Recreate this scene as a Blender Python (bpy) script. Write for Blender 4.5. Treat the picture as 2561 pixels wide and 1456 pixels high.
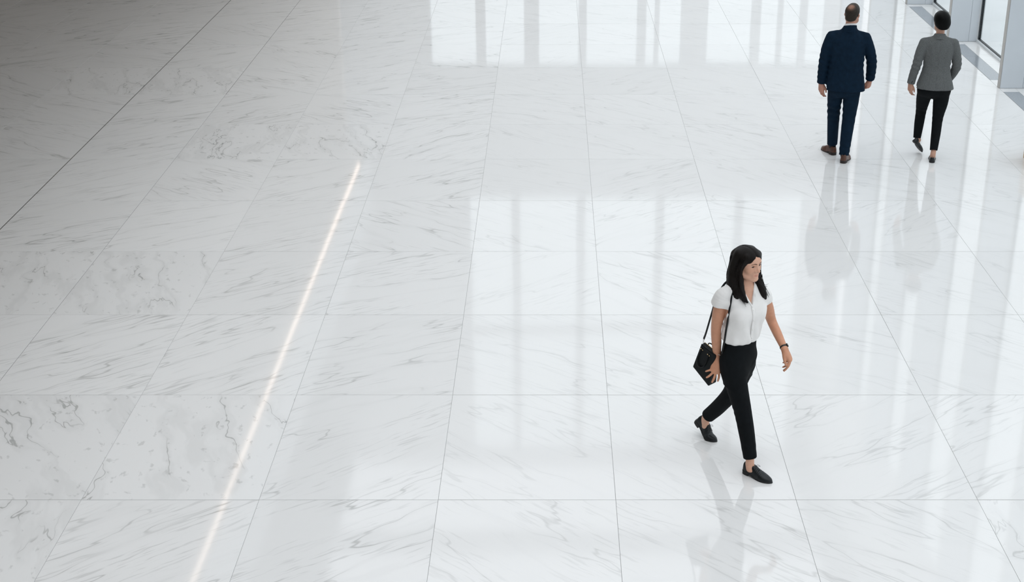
import bpy, math, random
import numpy as np
from mathutils import Vector, Matrix

# ------------------------------------------------------------------ camera, sky, exposure
for o in list(bpy.data.objects):
    bpy.data.objects.remove(o)
SC = bpy.context.scene
COL = SC.collection
IMG_W, IMG_H = 2561.0, 1456.0
FOCAL_PX, EYE_H = 3550.0, 5.14
PITCH = math.atan(1524.0 / FOCAL_PX)            # looking down into the hall from a gallery
cam_data = bpy.data.cameras.new('camera')
cam = bpy.data.objects.new('camera', cam_data)
COL.objects.link(cam)
cam_data.sensor_fit = 'HORIZONTAL'
cam_data.sensor_width = 36.0
cam_data.lens = FOCAL_PX * 36.0 / IMG_W
cam_data.shift_x = -(1379.0 - IMG_W / 2) / IMG_W
cam_data.clip_end = 300
cam.location = (0, 0, EYE_H)
cam.rotation_euler = (math.pi / 2 - PITCH, 0, 0)
SC.camera = cam

SKY_ZENITH = 1.95                                # overcast sky: zenith twice the horizon
world = bpy.data.worlds.new('overcast_sky')
SC.world = world
world.use_nodes = True
wn, wl = world.node_tree.nodes, world.node_tree.links
wn.clear()
w_out = wn.new('ShaderNodeOutputWorld')
w_bg = wn.new('ShaderNodeBackground')
w_tc = wn.new('ShaderNodeTexCoord')
w_sep = wn.new('ShaderNodeSeparateXYZ')
w_cl = wn.new('ShaderNodeClamp')
w_ma = wn.new('ShaderNodeMath'); w_ma.operation = 'MULTIPLY_ADD'
w_ma.inputs[1].default_value = SKY_ZENITH * 0.5
w_ma.inputs[2].default_value = SKY_ZENITH * 0.5
wl.new(w_tc.outputs['Generated'], w_sep.inputs[0])
wl.new(w_sep.outputs[2], w_cl.inputs[0])
wl.new(w_cl.outputs[0], w_ma.inputs[0])
w_bg.inputs[0].default_value = (0.93, 0.965, 1.0, 1)
wl.new(w_ma.outputs[0], w_bg.inputs[1])
wl.new(w_bg.outputs[0], w_out.inputs[0])

SC.view_settings.view_transform = 'Standard'
SC.view_settings.look = 'None'
SC.view_settings.gamma = 1.0
SC.view_settings.use_curve_mapping = False
SC.view_settings.exposure = 0.04
SC.cycles.max_bounces = 5
SC.cycles.adaptive_threshold = 0.04
SC.cycles.diffuse_bounces = 3
SC.cycles.glossy_bounces = 3
SC.cycles.transparent_max_bounces = 12
SC.cycles.caustics_reflective = False
SC.cycles.caustics_refractive = False

# ------------------------------------------------------------------ small helpers
rng = np.random.default_rng(7)
random.seed(7)

def lin(r, g, b):
    f = lambda c: (c / 255 / 12.92) if c / 255 <= 0.04045 else ((c / 255 + 0.055) / 1.055) ** 2.4
    return (f(r), f(g), f(b), 1.0)

def tag(o, label=None, cat=None, group=None, kind=None):
    if label: o['label'] = label
    if cat: o['category'] = cat
    if group: o['group'] = group
    if kind: o['kind'] = kind
    return o

def empty(name, loc=(0, 0, 0), rz=0.0, parent=None):
    o = bpy.data.objects.new(name, None)
    o.empty_display_size = 0.2
    COL.objects.link(o)
    o.location = loc
    o.rotation_euler = (0, 0, rz)
    o.parent = parent
    return o

def link(name, me, mat=None, parent=None, loc=None):
    o = bpy.data.objects.new(name, me)
    COL.objects.link(o)
    if mat is not None and len(me.materials) == 0:
        me.materials.append(mat)
    o.parent = parent
    if loc is not None:
        o.location = loc
    return o

class MB:
    """collects boxes, tubes, rings and prisms into one mesh"""
    def __init__(s):
        s.v, s.f, s.sm = [], [], []
    def add(s, vs, fs, smooth=False):
        n = len(s.v)
        s.v += [tuple(map(float, p)) for p in vs]
        s.f += [tuple(i + n for i in f) for f in fs]
        s.sm += [smooth] * len(fs)
        return s
    def box(s, a, b, bev=0.0):
        (x0, y0, z0), (x1, y1, z1) = a, b
        if bev <= 0:
            vs = [(x, y, z) for z in (z0, z1) for y in (y0, y1) for x in (x0, x1)]
            return s.add(vs, [(0, 2, 3, 1), (4, 5, 7, 6), (0, 1, 5, 4), (2, 6, 7, 3), (0, 4, 6, 2), (1, 3, 7, 5)])
        vs = []
        for z, e in ((z0, 0), (z1 - bev, 0), (z1, bev)):
            vs += [(x0 + e, y0 + e, z), (x1 - e, y0 + e, z), (x1 - e, y1 - e, z), (x0 + e, y1 - e, z)]
        fs = [(3, 2, 1, 0), (8, 9, 10, 11)]
        for k in (0, 4):
            fs += [(k + i, k + (i + 1) % 4, k + 4 + (i + 1) % 4, k + 4 + i) for i in range(4)]
        return s.add(vs, fs)
    def tube(s, pts, rad, n=8, caps=True, flat=None):
        pts = [np.array(p, float) for p in pts]
        rad = [rad] * len(pts) if np.isscalar(rad) else list(rad)
        vs, up = [], np.array([0.13, 0.21, 0.97])
        N = len(pts)
        ref = None
        for i, p in enumerate(pts):
            t = pts[min(i + 1, N - 1)] - pts[max(i - 1, 0)]
            t = t / (np.linalg.norm(t) + 1e-12)
            if flat is not None:
                a = np.array(flat, float)
                a = a - t * (a @ t); a /= np.linalg.norm(a) + 1e-12
            else:
                if ref is None:
                    ref = np.cross(t, up if abs(t @ up) < 0.9 else np.array([1., 0, 0]))
                ref = ref - t * (ref @ t); ref /= np.linalg.norm(ref) + 1e-12
                a = ref
            b = np.cross(t, a)
            ra, rb = (rad[i], rad[i]) if np.isscalar(rad[i]) else rad[i]
            vs += [p + a * ra * math.cos(2 * math.pi * k / n) + b * rb * math.sin(2 * math.pi * k / n) for k in range(n)]
        fs = []
        for i in range(N - 1):
            for k in range(n):
                fs.append((i * n + k, i * n + (k + 1) % n, (i + 1) * n + (k + 1) % n, (i + 1) * n + k))
        if caps:
            fs.append(tuple(range(n - 1, -1, -1)))
            fs.append(tuple((N - 1) * n + k for k in range(n)))
        return s.add(vs, fs, True)
    def ball(s, c, r, nu=12, nv=8):
        r = (r, r, r) if np.isscalar(r) else r
        vs = [(c[0], c[1], c[2] + r[2])]
        for j in range(1, nv):
            th = math.pi * j / nv
            vs += [(c[0] + r[0] * math.sin(th) * math.cos(2 * math.pi * i / nu), c[1] + r[1] * math.sin(th) * math.sin(2 * math.pi * i / nu), c[2] + r[2] * math.cos(th)) for i in range(nu)]
        vs.append((c[0], c[1], c[2] - r[2]))
        fs = [(0, 1 + i, 1 + (i + 1) % nu) for i in range(nu)]
        for j in range(nv - 2):
            a = 1 + j * nu
            fs += [(a + i, a + nu + i, a + nu + (i + 1) % nu, a + (i + 1) % nu) for i in range(nu)]
        a = 1 + (nv - 2) * nu
        fs += [(a + i, len(vs) - 1, a + (i + 1) % nu) for i in range(nu)]
        return s.add(vs, fs, True)
    def mesh(s, name):
        me = bpy.data.meshes.new(name)
        me.from_pydata(s.v, [], s.f)
        me.polygons.foreach_set('use_smooth', s.sm)
        me.update()
        return me
    def obj(s, name, mat, parent=None, loc=None):
        return link(name, s.mesh(name), mat, parent, loc)

# ------------------------------------------------------------------ materials
def new_mat(name):
    m = bpy.data.materials.new(name)
    m.use_nodes = True
    nt = m.node_tree
    return m, nt, nt.nodes['Principled BSDF']

def plain(name, col, rough=0.5, metal=0.0, spec=0.5, noise=0.0, nscale=30.0, bump=0.0, bscale=200.0, sheen=0.0, coat=0.0, sub=0.0, stretch=None):
    m, nt, b = new_mat(name)
    b.inputs['Base Color'].default_value = col
    b.inputs['Roughness'].default_value = rough
    b.inputs['Metallic'].default_value = metal
    b.inputs['Specular IOR Level'].default_value = spec
    if sheen:
        b.inputs['Sheen Weight'].default_value = sheen
    if coat:
        b.inputs['Coat Weight'].default_value = coat
    if sub:
        b.inputs['Subsurface Weight'].default_value = sub
        b.inputs['Subsurface Radius'].default_value = (0.012, 0.005, 0.003)
    if noise or bump:
        tc = nt.nodes.new('ShaderNodeTexCoord')
        mp = nt.nodes.new('ShaderNodeMapping')
        nt.links.new(tc.outputs['Object'], mp.inputs[0])
        if stretch:
            mp.inputs['Scale'].default_value = stretch
    if noise:
        n = nt.nodes.new('ShaderNodeTexNoise')
        n.inputs['Scale'].default_value = nscale
        n.inputs['Detail'].default_value = 3
        nt.links.new(mp.outputs[0], n.inputs['Vector'])
        mr = nt.nodes.new('ShaderNodeMapRange')
        mr.inputs[1].default_value = 0.3; mr.inputs[2].default_value = 0.7
        mr.inputs[3].default_value = 1 - noise; mr.inputs[4].default_value = 1 + noise
        nt.links.new(n.outputs[0], mr.inputs[0])
        mx = nt.nodes.new('ShaderNodeMix'); mx.data_type = 'RGBA'; mx.blend_type = 'MULTIPLY'
        mx.inputs[0].default_value = 1
        mx.inputs[6].default_value = col
        nt.links.new(mr.outputs[0], mx.inputs[7])
        nt.links.new(mx.outputs[2], b.inputs['Base Color'])
    if bump:
        n2 = nt.nodes.new('ShaderNodeTexNoise')
        n2.inputs['Scale'].default_value = bscale
        n2.inputs['Detail'].default_value = 2
        nt.links.new(mp.outputs[0], n2.inputs['Vector'])
        bp = nt.nodes.new('ShaderNodeBump')
        bp.inputs['Strength'].default_value = bump
        bp.inputs['Distance'].default_value = 0.002
        nt.links.new(n2.outputs[0], bp.inputs['Height'])
        nt.links.new(bp.outputs[0], b.inputs['Normal'])
    return m

def tinted(name, rough, sub=0.0, spec=0.4, bump=0.0, bscale=300, stretch=None, noise=0.06, nscale=60):
    """base colour comes from the per-vertex tint of the mesh (lips, scalp, ...)"""
    m = plain(name, (0.5, 0.5, 0.5, 1), rough, spec=spec, bump=bump, bscale=bscale, sub=sub, noise=noise, nscale=nscale, stretch=stretch)
    nt = m.node_tree
    at = nt.nodes.new('ShaderNodeAttribute')
    at.attribute_name = 'tint'
    mx = [n for n in nt.nodes if n.type == 'MIX'][0]
    nt.links.new(at.outputs['Color'], mx.inputs[6])
    return m

def marble(name, cracked):
    """white veined marble; object colour: g = vein direction, b = vein strength"""
    m, nt, b = new_mat(name)
    N, Lk = nt.nodes, nt.links
    def node(t, **kw):
        n = N.new(t)
        for k, v in kw.items():
            setattr(n, k, v)
        return n
    def math_(op, a, c=None, clamp=False):
        n = node('ShaderNodeMath', operation=op, use_clamp=clamp)
        for i, x in enumerate((a, c)):
            if x is None: continue
            if isinstance(x, (int, float)): n.inputs[i].default_value = x
            else: Lk.new(x, n.inputs[i])
        return n.outputs[0]
    def rmap(x, a, c, d=0.0, e=1.0, smooth=True):
        n = node('ShaderNodeMapRange', interpolation_type='SMOOTHSTEP' if smooth else 'LINEAR')
        Lk.new(x, n.inputs[0])
        for i, v in enumerate((a, c, d, e)):
            n.inputs[i + 1].default_value = v
        return n.outputs[0]
    tc, oi = node('ShaderNodeTexCoord'), node('ShaderNodeObjectInfo')
    sep = node('ShaderNodeSeparateColor')
    Lk.new(oi.outputs['Color'], sep.inputs[0])
    direc, strength = sep.outputs[1], sep.outputs[2]
    ang = math_('MULTIPLY', math_('SUBTRACT', direc, 0.5), 4.0)          # radians, -2 .. 2
    rot = node('ShaderNodeVectorRotate', rotation_type='Z_AXIS')
    Lk.new(tc.outputs['Object'], rot.inputs['Vector'])
    Lk.new(ang, rot.inputs['Angle'])
    off = node('ShaderNodeCombineXYZ')
    Lk.new(math_('MULTIPLY', oi.outputs['Random'], 57.0), off.inputs[0])
    Lk.new(math_('MULTIPLY', oi.outputs['Random'], 131.0), off.inputs[1])
    Lk.new(math_('MULTIPLY', oi.outputs['Random'], 23.0), off.inputs[2])
    # gentle warp so that veins wander
    add0 = node('ShaderNodeVectorMath', operation='ADD')
    Lk.new(rot.outputs[0], add0.inputs[0]); Lk.new(off.outputs[0], add0.inputs[1])
    wn_ = node('ShaderNodeTexNoise', noise_dimensions='2D'); wn_.inputs['Scale'].default_value = 3.0; wn_.inputs['Detail'].default_value = 2
    Lk.new(add0.outputs[0], wn_.inputs['Vector'])
    wx = node('ShaderNodeCombineXYZ')
    Lk.new(math_('MULTIPLY', math_('SUBTRACT', wn_.outputs[0], 0.5), 0.17 if cracked else 0.055), wx.inputs[1])
    warped = node('ShaderNodeVectorMath', operation='ADD'); Lk.new(add0.outputs[0], warped.inputs[0]); Lk.new(wx.outputs[0], warped.inputs[1])
    def noise(vec, scale2, det=3.0, rough=0.55):
        mp = node('ShaderNodeVectorMath', operation='MULTIPLY'); mp.inputs[1].default_value = (scale2[0], scale2[1], 1)
        Lk.new(vec, mp.inputs[0])
        n = node('ShaderNodeTexNoise', noise_dimensions='2D')
        n.inputs['Scale'].default_value = 1.0; n.inputs['Detail'].default_value = det; n.inputs['Roughness'].default_value = rough
        Lk.new(mp.outputs[0], n.inputs['Vector'])
        return n.outputs[0]
    w = warped.outputs[0]
    area = noise(w, (0.9, 2.2), 2)                       # where veins gather
    if not cracked:            # fine strokes running one way
        strokes = math_('MULTIPLY', rmap(noise(w, (3.2, 34), 2, 0.6), 0.53, 0.71), rmap(area, 0.40, 0.62))
        ridge = math_('ABSOLUTE', math_('SUBTRACT', noise(w, (0.45, 2.8), 3, 0.45), 0.5))
        vein = math_('MULTIPLY', rmap(ridge, 0.0, 0.010, 1.0, 0.0), rmap(area, 0.36, 0.56))
        soft = rmap(ridge, 0.0, 0.07, 1.0, 0.0)
        veins = math_('ADD', math_('ADD', math_('MULTIPLY', strokes, 0.42), math_('MULTIPLY', vein, 0.62)), math_('MULTIPLY', soft, 0.07))
    else:                      # crooked cracks and flecks
        r2 = math_('ABSOLUTE', math_('SUBTRACT', noise(w, (0.55, 2.3), 4, 0.55), 0.5))
        fine = noise(w, (9, 15), 3)
        crack = math_('MULTIPLY', rmap(r2, 0.0, 0.009, 1.0, 0.0), rmap(area, 0.47, 0.60))
        veins = math_('ADD', math_('ADD', math_('MULTIPLY', crack, 0.75), math_('MULTIPLY', rmap(fine, 0.62, 0.76), 0.4)), math_('MULTIPLY', rmap(r2, 0.0, 0.09, 1.0, 0.0), 0.14))
    amount = math_('MULTIPLY', veins, strength, True)
    base = node('ShaderNodeMix', data_type='RGBA')
    base.inputs[6].default_value = (0.80, 0.80, 0.795, 1)
    base.inputs[7].default_value = (0.17, 0.175, 0.165, 1)
    Lk.new(amount, base.inputs[0])
    tone = node('ShaderNodeMix', data_type='RGBA', blend_type='MULTIPLY')
    tone.inputs[0].default_value = 1.0
    Lk.new(base.outputs[2], tone.inputs[6])
    tr = rmap(oi.outputs['Random'], 0, 1, 0.965, 1.0, False)
    tcol = node('ShaderNodeCombineColor')
    for i in range(3): Lk.new(tr, tcol.inputs[i])
    Lk.new(tcol.outputs[0], tone.inputs[7])
    Lk.new(tone.outputs[2], b.inputs['Base Color'])
    b.inputs['Roughness'].default_value = 0.055
    b.inputs['IOR'].default_value = 1.58
    return m

def pane_glass(name, tint=(0.96, 0.98, 0.98, 1)):
    m = bpy.data.materials.new(name)
    m.use_nodes = True
    nt = m.node_tree
    nt.nodes.clear()
    o = nt.nodes.new('ShaderNodeOutputMaterial')
    t = nt.nodes.new('ShaderNodeBsdfTransparent'); t.inputs[0].default_value = tint
    g = nt.nodes.new('ShaderNodeBsdfGlossy'); g.inputs['Roughness'].default_value = 0.01
    f = nt.nodes.new('ShaderNodeFresnel'); f.inputs[0].default_value = 1.45
    mx = nt.nodes.new('ShaderNodeMixShader')
    ge = nt.nodes.new('ShaderNodeNewGeometry')
    iv = nt.nodes.new('ShaderNodeMath'); iv.operation = 'SUBTRACT'; iv.inputs[0].default_value = 1.0
    nt.links.new(ge.outputs['Backfacing'], iv.inputs[1])
    mu = nt.nodes.new('ShaderNodeMath'); mu.operation = 'MULTIPLY'
    nt.links.new(f.outputs[0], mu.inputs[0]); nt.links.new(iv.outputs[0], mu.inputs[1])
    nt.links.new(mu.outputs[0], mx.inputs[0]); nt.links.new(t.outputs[0], mx.inputs[1]); nt.links.new(g.outputs[0], mx.inputs[2])
    nt.links.new(mx.outputs[0], o.inputs[0])
    return m

def glow(name, col, power):
    m, nt, b = new_mat(name)
    b.inputs['Base Color'].default_value = (0.8, 0.8, 0.8, 1)
    b.inputs['Emission Color'].default_value = col
    b.inputs['Emission Strength'].default_value = power
    return m

M = dict(
    marble=marble('white_veined_marble', False),
    marble_cracked=marble('white_cracked_marble', True),
    grout=plain('grey_joint', lin(158, 158, 158), 0.8, noise=0.1),
    joint_dark=plain('dark_joint', lin(95, 92, 88), 0.8, noise=0.1),
    white=plain('white_paint', (0.80, 0.80, 0.80, 1), 0.6, noise=0.02, nscale=3),
    soffit=plain('taupe_soffit', lin(222, 215, 208), 0.7, noise=0.03, nscale=2),
    taupe=plain('taupe_wall', lin(212, 204, 196), 0.7, noise=0.04, nscale=2),
    fin=plain('pale_grey_panel', lin(202, 208, 214), 0.35, noise=0.015, nscale=4),
    fin_edge=plain('warm_grey_edge', lin(176, 174, 170), 0.4, noise=0.02, nscale=5),
    frame_dark=plain('dark_window_frame', lin(30, 36, 40), 0.4, noise=0.05),
    frame_white=plain('white_window_frame', lin(226, 230, 232), 0.4, noise=0.02),
    strip=plain('grey_stone_strip', lin(150, 156, 162), 0.12, noise=0.1, nscale=60),
    paving=plain('pale_paving', (0.72, 0.73, 0.74, 1), 0.6, noise=0.03, nscale=2),
    glass=pane_glass('window_glass'),
    led=glow('warm_light_strip', (1.0, 0.80, 0.66, 1), 3.6),
    wood=plain('tan_wood', lin(196, 170, 140), 0.5, noise=0.12, nscale=8, stretch=(1, 8, 8)),
)

M['led'].cycles.emission_sampling = 'NONE'

# ------------------------------------------------------------------ floor of marble tiles
FLOOR = MB().box((-12.2, -8, -0.30), (6.66, 32, -0.0018)).obj('floor', M['grout'])
tag(FLOOR, 'polished white veined marble tile floor of the bright hall', 'floor', kind='structure')
ROWS = [4.0, 5.35, 6.80, 8.355, 9.907, 11.44, 12.958, 14.442, 15.892, 17.314, 18.733, 20.164, 21.60, 23.05, 24.50, 25.95, 27.40, 28.85, 30.40, 32.0]
COLS = [-10.53, -9.30, -8.08, -6.86, -5.632, -4.413, -3.215, -1.999, -0.774, 0.44, 1.673, 2.914, 4.124, 5.349, 6.157]
WIDE = {-5.632: 0.006, -4.413: 0.003}
CRACKED = {(5, 5): 1, (5, 4): 1, (3, 5): 1, (3, 6): 1, (2, 5): 1, (8, 5): 1, (8, 6): 1, (10, 3): 1, (10, 4): 1, (1, 7): .8, (2, 11): .75}
MB().box((-5.638, -8, -0.01), (-5.626, 32, -0.0008)).obj('expansion_joint', M['joint_dark'], FLOOR)
MB().box((-4.416, 18.735, -0.01), (-4.410, 32, -0.0008)).obj('expansion_joint', M['joint_dark'], FLOOR)
n_tile = 0
for j in range(len(ROWS) - 1):
    for i in range(len(COLS) - 1):
        x0, x1, y0, y1 = COLS[i], COLS[i + 1], ROWS[j], ROWS[j + 1]
        g0, g1 = WIDE.get(x0, 0.0013), WIDE.get(x1, 0.0013)
        w, d = (x1 - g1) - (x0 + g0), (y1 - y0) - 0.0046
        me = MB().box((-w / 2, -d / 2, -0.02), (w / 2, d / 2, 0.0), 0.0008).mesh('tile')
        me.materials.append(M['marble_cracked' if (j, i) in CRACKED else 'marble'])
        t = link('tile', me, None, FLOOR, ((x0 + g0 + x1 - g1) / 2, (y0 + y1) / 2, 0.0))
        t.rotation_euler = (random.gauss(0, 0.0004), random.gauss(0, 0.0004), 0)
        style = CRACKED.get((j, i), 0.0)
        left = x0 < -0.8
        if style > 0.5:
            ang = 1.25 + random.uniform(-0.25, 0.25)
            st = 0.62 if left else 0.35
        else:
            ang = random.choice([-1, -1, -1, 1]) * random.uniform(0.4, 0.75) if left else random.choice([1, 1, -1]) * random.uniform(0.45, 0.8)
            st = random.uniform(0.38, 0.66) if left else random.uniform(0.14, 0.34)
        t.color = (style, 0.5 + ang / 4.0, st, 1)
        n_tile += 1
# grey strips, sill stones and threshold stones beside the window wall
FIN_Y = [24.58 - 2.77 * k for k in range(0, 8)]
for k, fy in enumerate([FIN_Y[0] + 2.77] + FIN_Y[:-1]):
    nxt = fy - 2.77
    a, b_ = nxt + 0.09 + 0.36, fy - 0.18
    mid = (a + b_) / 2 + 0.3
    for (s0, s1) in ((a, mid - 0.002), (mid + 0.002, b_)):
        MB().box((6.165, s0, -0.02), (6.377, s1, 0.0), 0.0008).obj('grey_strip', M['strip'], FLOOR)
    o = MB().box((6.381, a - 0.1, -0.02), (6.60, b_ + 0.1, 0.0), 0.0008).obj('sill_stone', M['marble'], FLOOR); o.color = (0, .6, .25, 1)
    for (x0, x1) in ((6.160, 6.378), (6.381, 6.66)):
        o = MB().box((x0, b_ + (0.003 if x0 < 6.3 else 0.103), -0.02), (x1, fy + 0.45 - (0.003 if x0 < 6.3 else 0.103), 0.0), 0.0008).obj('threshold_stone', M['marble'], FLOOR)
        o.color = (0, .6, .25, 1)

# ------------------------------------------------------------------ window wall on the right
WALL_R = empty('wall_right', (6.63, 16, 0)); tag(WALL_R, 'window wall of pale grey fins along the right side', 'wall', kind='structure')
HT = 9.0
for k, fy in enumerate([FIN_Y[0] + 5.54, FIN_Y[0] + 2.77] + FIN_Y):
    f = MB().box((6.166, fy, 0), (6.64, fy + 0.09, HT)).obj('fin', M['fin'], WALL_R)
    MB().box((6.156, fy - 0.003, 0.002), (6.166, fy + 0.09, HT)).obj('fin_edge', M['fin_edge'], f)
    MB().box((6.168, fy - 0.006, 0.006), (6.476, fy, HT)).obj('panel', M['fin'], f)
    MB().box((6.481, fy - 0.006, 0.006), (6.62, fy, HT)).obj('panel', M['fin'], f)
for o in WALL_R.children_recursive:
    pass
def reparent_keep(parent):
    for o in parent.children:
        o.location = Vector(o.location) - Vector(parent.location)
reparent_keep(WALL_R)
for k, fy in enumerate([FIN_Y[0] + 2.77] + FIN_Y[:-1]):
    y0, y1 = fy - 2.77 + 0.09, fy
    wdw = empty('window_%d' % (k + 1), (6.63, (y0 + y1) / 2, 0))
    tag(wdw, 'tall clear window with a dark frame between pale fins, bay %s' % ['beyond the frame', 'farthest in view behind the woman in grey', 'right of the woman in grey', 'nearest the right edge', 'fifth', 'sixth', 'seventh', 'eighth'][k], 'window', kind='structure')
    h = (y1 - y0) / 2
    MB().box((-0.03, -h, 0.0), (0.03, h, 0.035)).obj('base_frame', M['frame_white'], wdw)
    MB().box((-0.004, -h, 0.035), (0.03, h, 0.050)).obj('bottom_rail', M['frame_dark'], wdw)
    MB().box((-0.008, h - 0.036, 0.050), (0.03, h - 0.012, HT)).obj('stile', M['frame_dark'], wdw)
    MB().box((-0.03, h - 0.012, 0.035), (0.05, h, HT)).obj('side_frame', M['frame_white'], wdw)
    MB().box((-0.008, -h, 0.050), (0.03, -h + 0.02, HT)).obj('stile', M['frame_dark'], wdw)
    MB().box((0.008, -h + 0.02, 0.050), (0.02, h - 0.036, HT)).obj('pane', M['glass'], wdw)
# pavement outside
PAVE = MB().box((6.70, -8, -0.30), (60, 40, -0.01)).obj('pavement', M['grout'])
tag(PAVE, 'pale paved ground outside the tall windows', 'pavement', kind='structure')
pm = MB().box((-0.897, -0.897, -0.02), (0.897, 0.897, 0.0), 0.002).mesh('paving_slab'); pm.materials.append(M['paving'])
for i in range(5):
    for j in range(9):
        link('paving_slab', pm, None, PAVE, (7.62 + 1.8 * i, 15.2 + 1.8 * j, 0.0))

# ------------------------------------------------------------------ far wall: shop front, white band, upper windows
FAR = 32.0
WALL_B = empty('wall_back', (0, FAR, 0)); tag(WALL_B, 'far wall with a glazed shop front under a white band and tall upper windows', 'wall', kind='structure')
def wb(name, x0, x1, z0, z1, mat='white', d=0.35):
    return MB().box((x0, 0, z0), (x1, d, z1)).obj(name, M[mat], WALL_B)
wb('band', -12.2, 6.66, 3.0, 6.15)
wb('pier', -12.2, -2.75, 0, 3.0); wb('pier', -12.2, -1.95, 6.15, 13)
for x0, x1 in ((-1.72, -1.50), (-0.62, -0.28), (0.62, 0.80), (1.95, 2.15), (2.35, 2.45), (2.95, 3.55), (4.55, 4.75), (5.15, 5.25), (5.65, 5.80), (6.2, 6.66)):
    wb('post', x0, x1, 0.0, 3.0, 'white', 0.2)
for x0, x1 in ((-0.95, -0.75), (0.62, 0.82), (2.5, 2.7), (4.4, 4.6), (6.0, 6.66)):
    wb('mullion', x0, x1, 6.15, 13, 'white', 0.2)
wb('transom', -1.95, 6.66, 9.6, 9.75, 'white', 0.2)
MB().box((-2.75, 0.22, 0.0), (6.66, 0.24, 3.0)).obj('pane', M['glass'], WALL_B)
MB().box((-1.95, 0.22, 6.15), (6.66, 0.24, 13)).obj('pane', M['glass'], WALL_B)

# ------------------------------------------------------------------ left gallery with a light strip along its soffit edge
GAL_Z, GAL_X, GAL_Y1 = 4.40, -4.08, 30.4
g = MB().box((-12.2, -8, GAL_Z), (GAL_X, GAL_Y1, GAL_Z + 0.5)).obj('ceiling', M['soffit'])
tag(g, 'low taupe soffit of the gallery along the left side', 'ceiling', kind='structure')
MB().box((GAL_X, -8, GAL_Z - 0.02), (GAL_X + 0.03, GAL_Y1, GAL_Z + 1.55)).obj('fascia', M['white'], g)
o = MB().box((-12.5, -8, 0), (-12.2, FAR, 13)).obj('wall_left', M['taupe']); tag(o, 'taupe wall under the left gallery', 'wall', kind='structure')
o = MB().box((-12.2, GAL_Y1, 0), (-4.58, GAL_Y1 + 0.3, GAL_Z)).obj('wall_gallery', M['taupe']); tag(o, 'taupe end wall under the left gallery', 'wall', kind='structure')
LS = empty('light_strip', (GAL_X - 0.06, 0.4, GAL_Z)); tag(LS, 'long warm light strip under the gallery edge, mirrored as a line in the floor', 'light')
for k in range(13):
    MB().box((-0.018, 0, -0.025), (0.018, 2.19, -0.0005)).obj('segment', M['led'], LS, (0, 2.215 * k, 0))
# end behind the viewer and the roof with its long skylight
o = MB().box((-12.2, -8.3, 0), (6.66, -8, 13)).obj('wall_front', M['white']); tag(o, 'white wall behind the viewer', 'wall', kind='structure')
R = empty('ceiling_skylight', (0, 0, 13)); tag(R, 'white roof ribs around a long skylight', 'ceiling', kind='structure')
MB().box((-12.2, -8, 0), (-5.0, FAR, 0.3)).obj('roof_panel', M['white'], R)
MB().box((6.0, -8, 0), (6.66, FAR, 0.3)).obj('roof_panel', M['white'], R)
for y in range(-8, 33, 4):
    MB().box((-5.0, y - 0.1, 0), (6.0, y + 0.1, 0.5)).obj('roof_rib', M['white'], R)
MB().box((6.60, -8, HT), (6.66, FAR, 13)).obj('upper_wall', M['white'], None)
bpy.data.objects['upper_wall'].name = 'wall_upper_right'
tag(bpy.data.objects['wall_upper_right'], 'white wall above the tall right windows', 'wall', kind='structure')

# wooden seat whose end just enters the picture on the right
SEAT = empty('wooden_seat', (5.902, 15.72, 0)); tag(SEAT, 'tan wooden seat block just entering at the right edge of the picture', 'seat')
for x in (-0.355, 0.20):
    MB().box((x, -0.24, 0.0), (x + 0.04, 0.24, 0.40), 0.003).obj('end_panel', M['wood'], SEAT)
for k in range(5):
    MB().box((-0.36, -0.245 + 0.0985 * k, 0.40), (0.245, -0.245 + 0.0985 * k + 0.094, 0.43), 0.003).obj('slat', M['wood'], SEAT)
MB().box((-0.315, -0.02, 0.12), (0.20, 0.02, 0.18), 0.002).obj('stretcher', M['wood'], SEAT)

# ------------------------------------------------------------------ distance fields for bodies, clothes and shoes
def cr_points(pts, sub):
    """smooth curve through points (values of any width)"""
    P = np.array(pts, float)
    if len(P) < 3 or sub <= 1:
        return P
    E0, E1 = 2 * P[0] - P[1], 2 * P[-1] - P[-2]
    Q = np.vstack([E0, P, E1])
    out = []
    for i in range(len(P) - 1):
        p0, p1, p2, p3 = Q[i], Q[i + 1], Q[i + 2], Q[i + 3]
        for k in range(sub):
            t = k / sub
            out.append(0.5 * (2 * p1 + (p2 - p0) * t + (2 * p0 - 5 * p1 + 4 * p2 - p3) * t * t + (3 * p1 - p0 - 3 * p2 + p3) * t ** 3))
    out.append(P[-1])
    return np.array(out)

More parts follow.
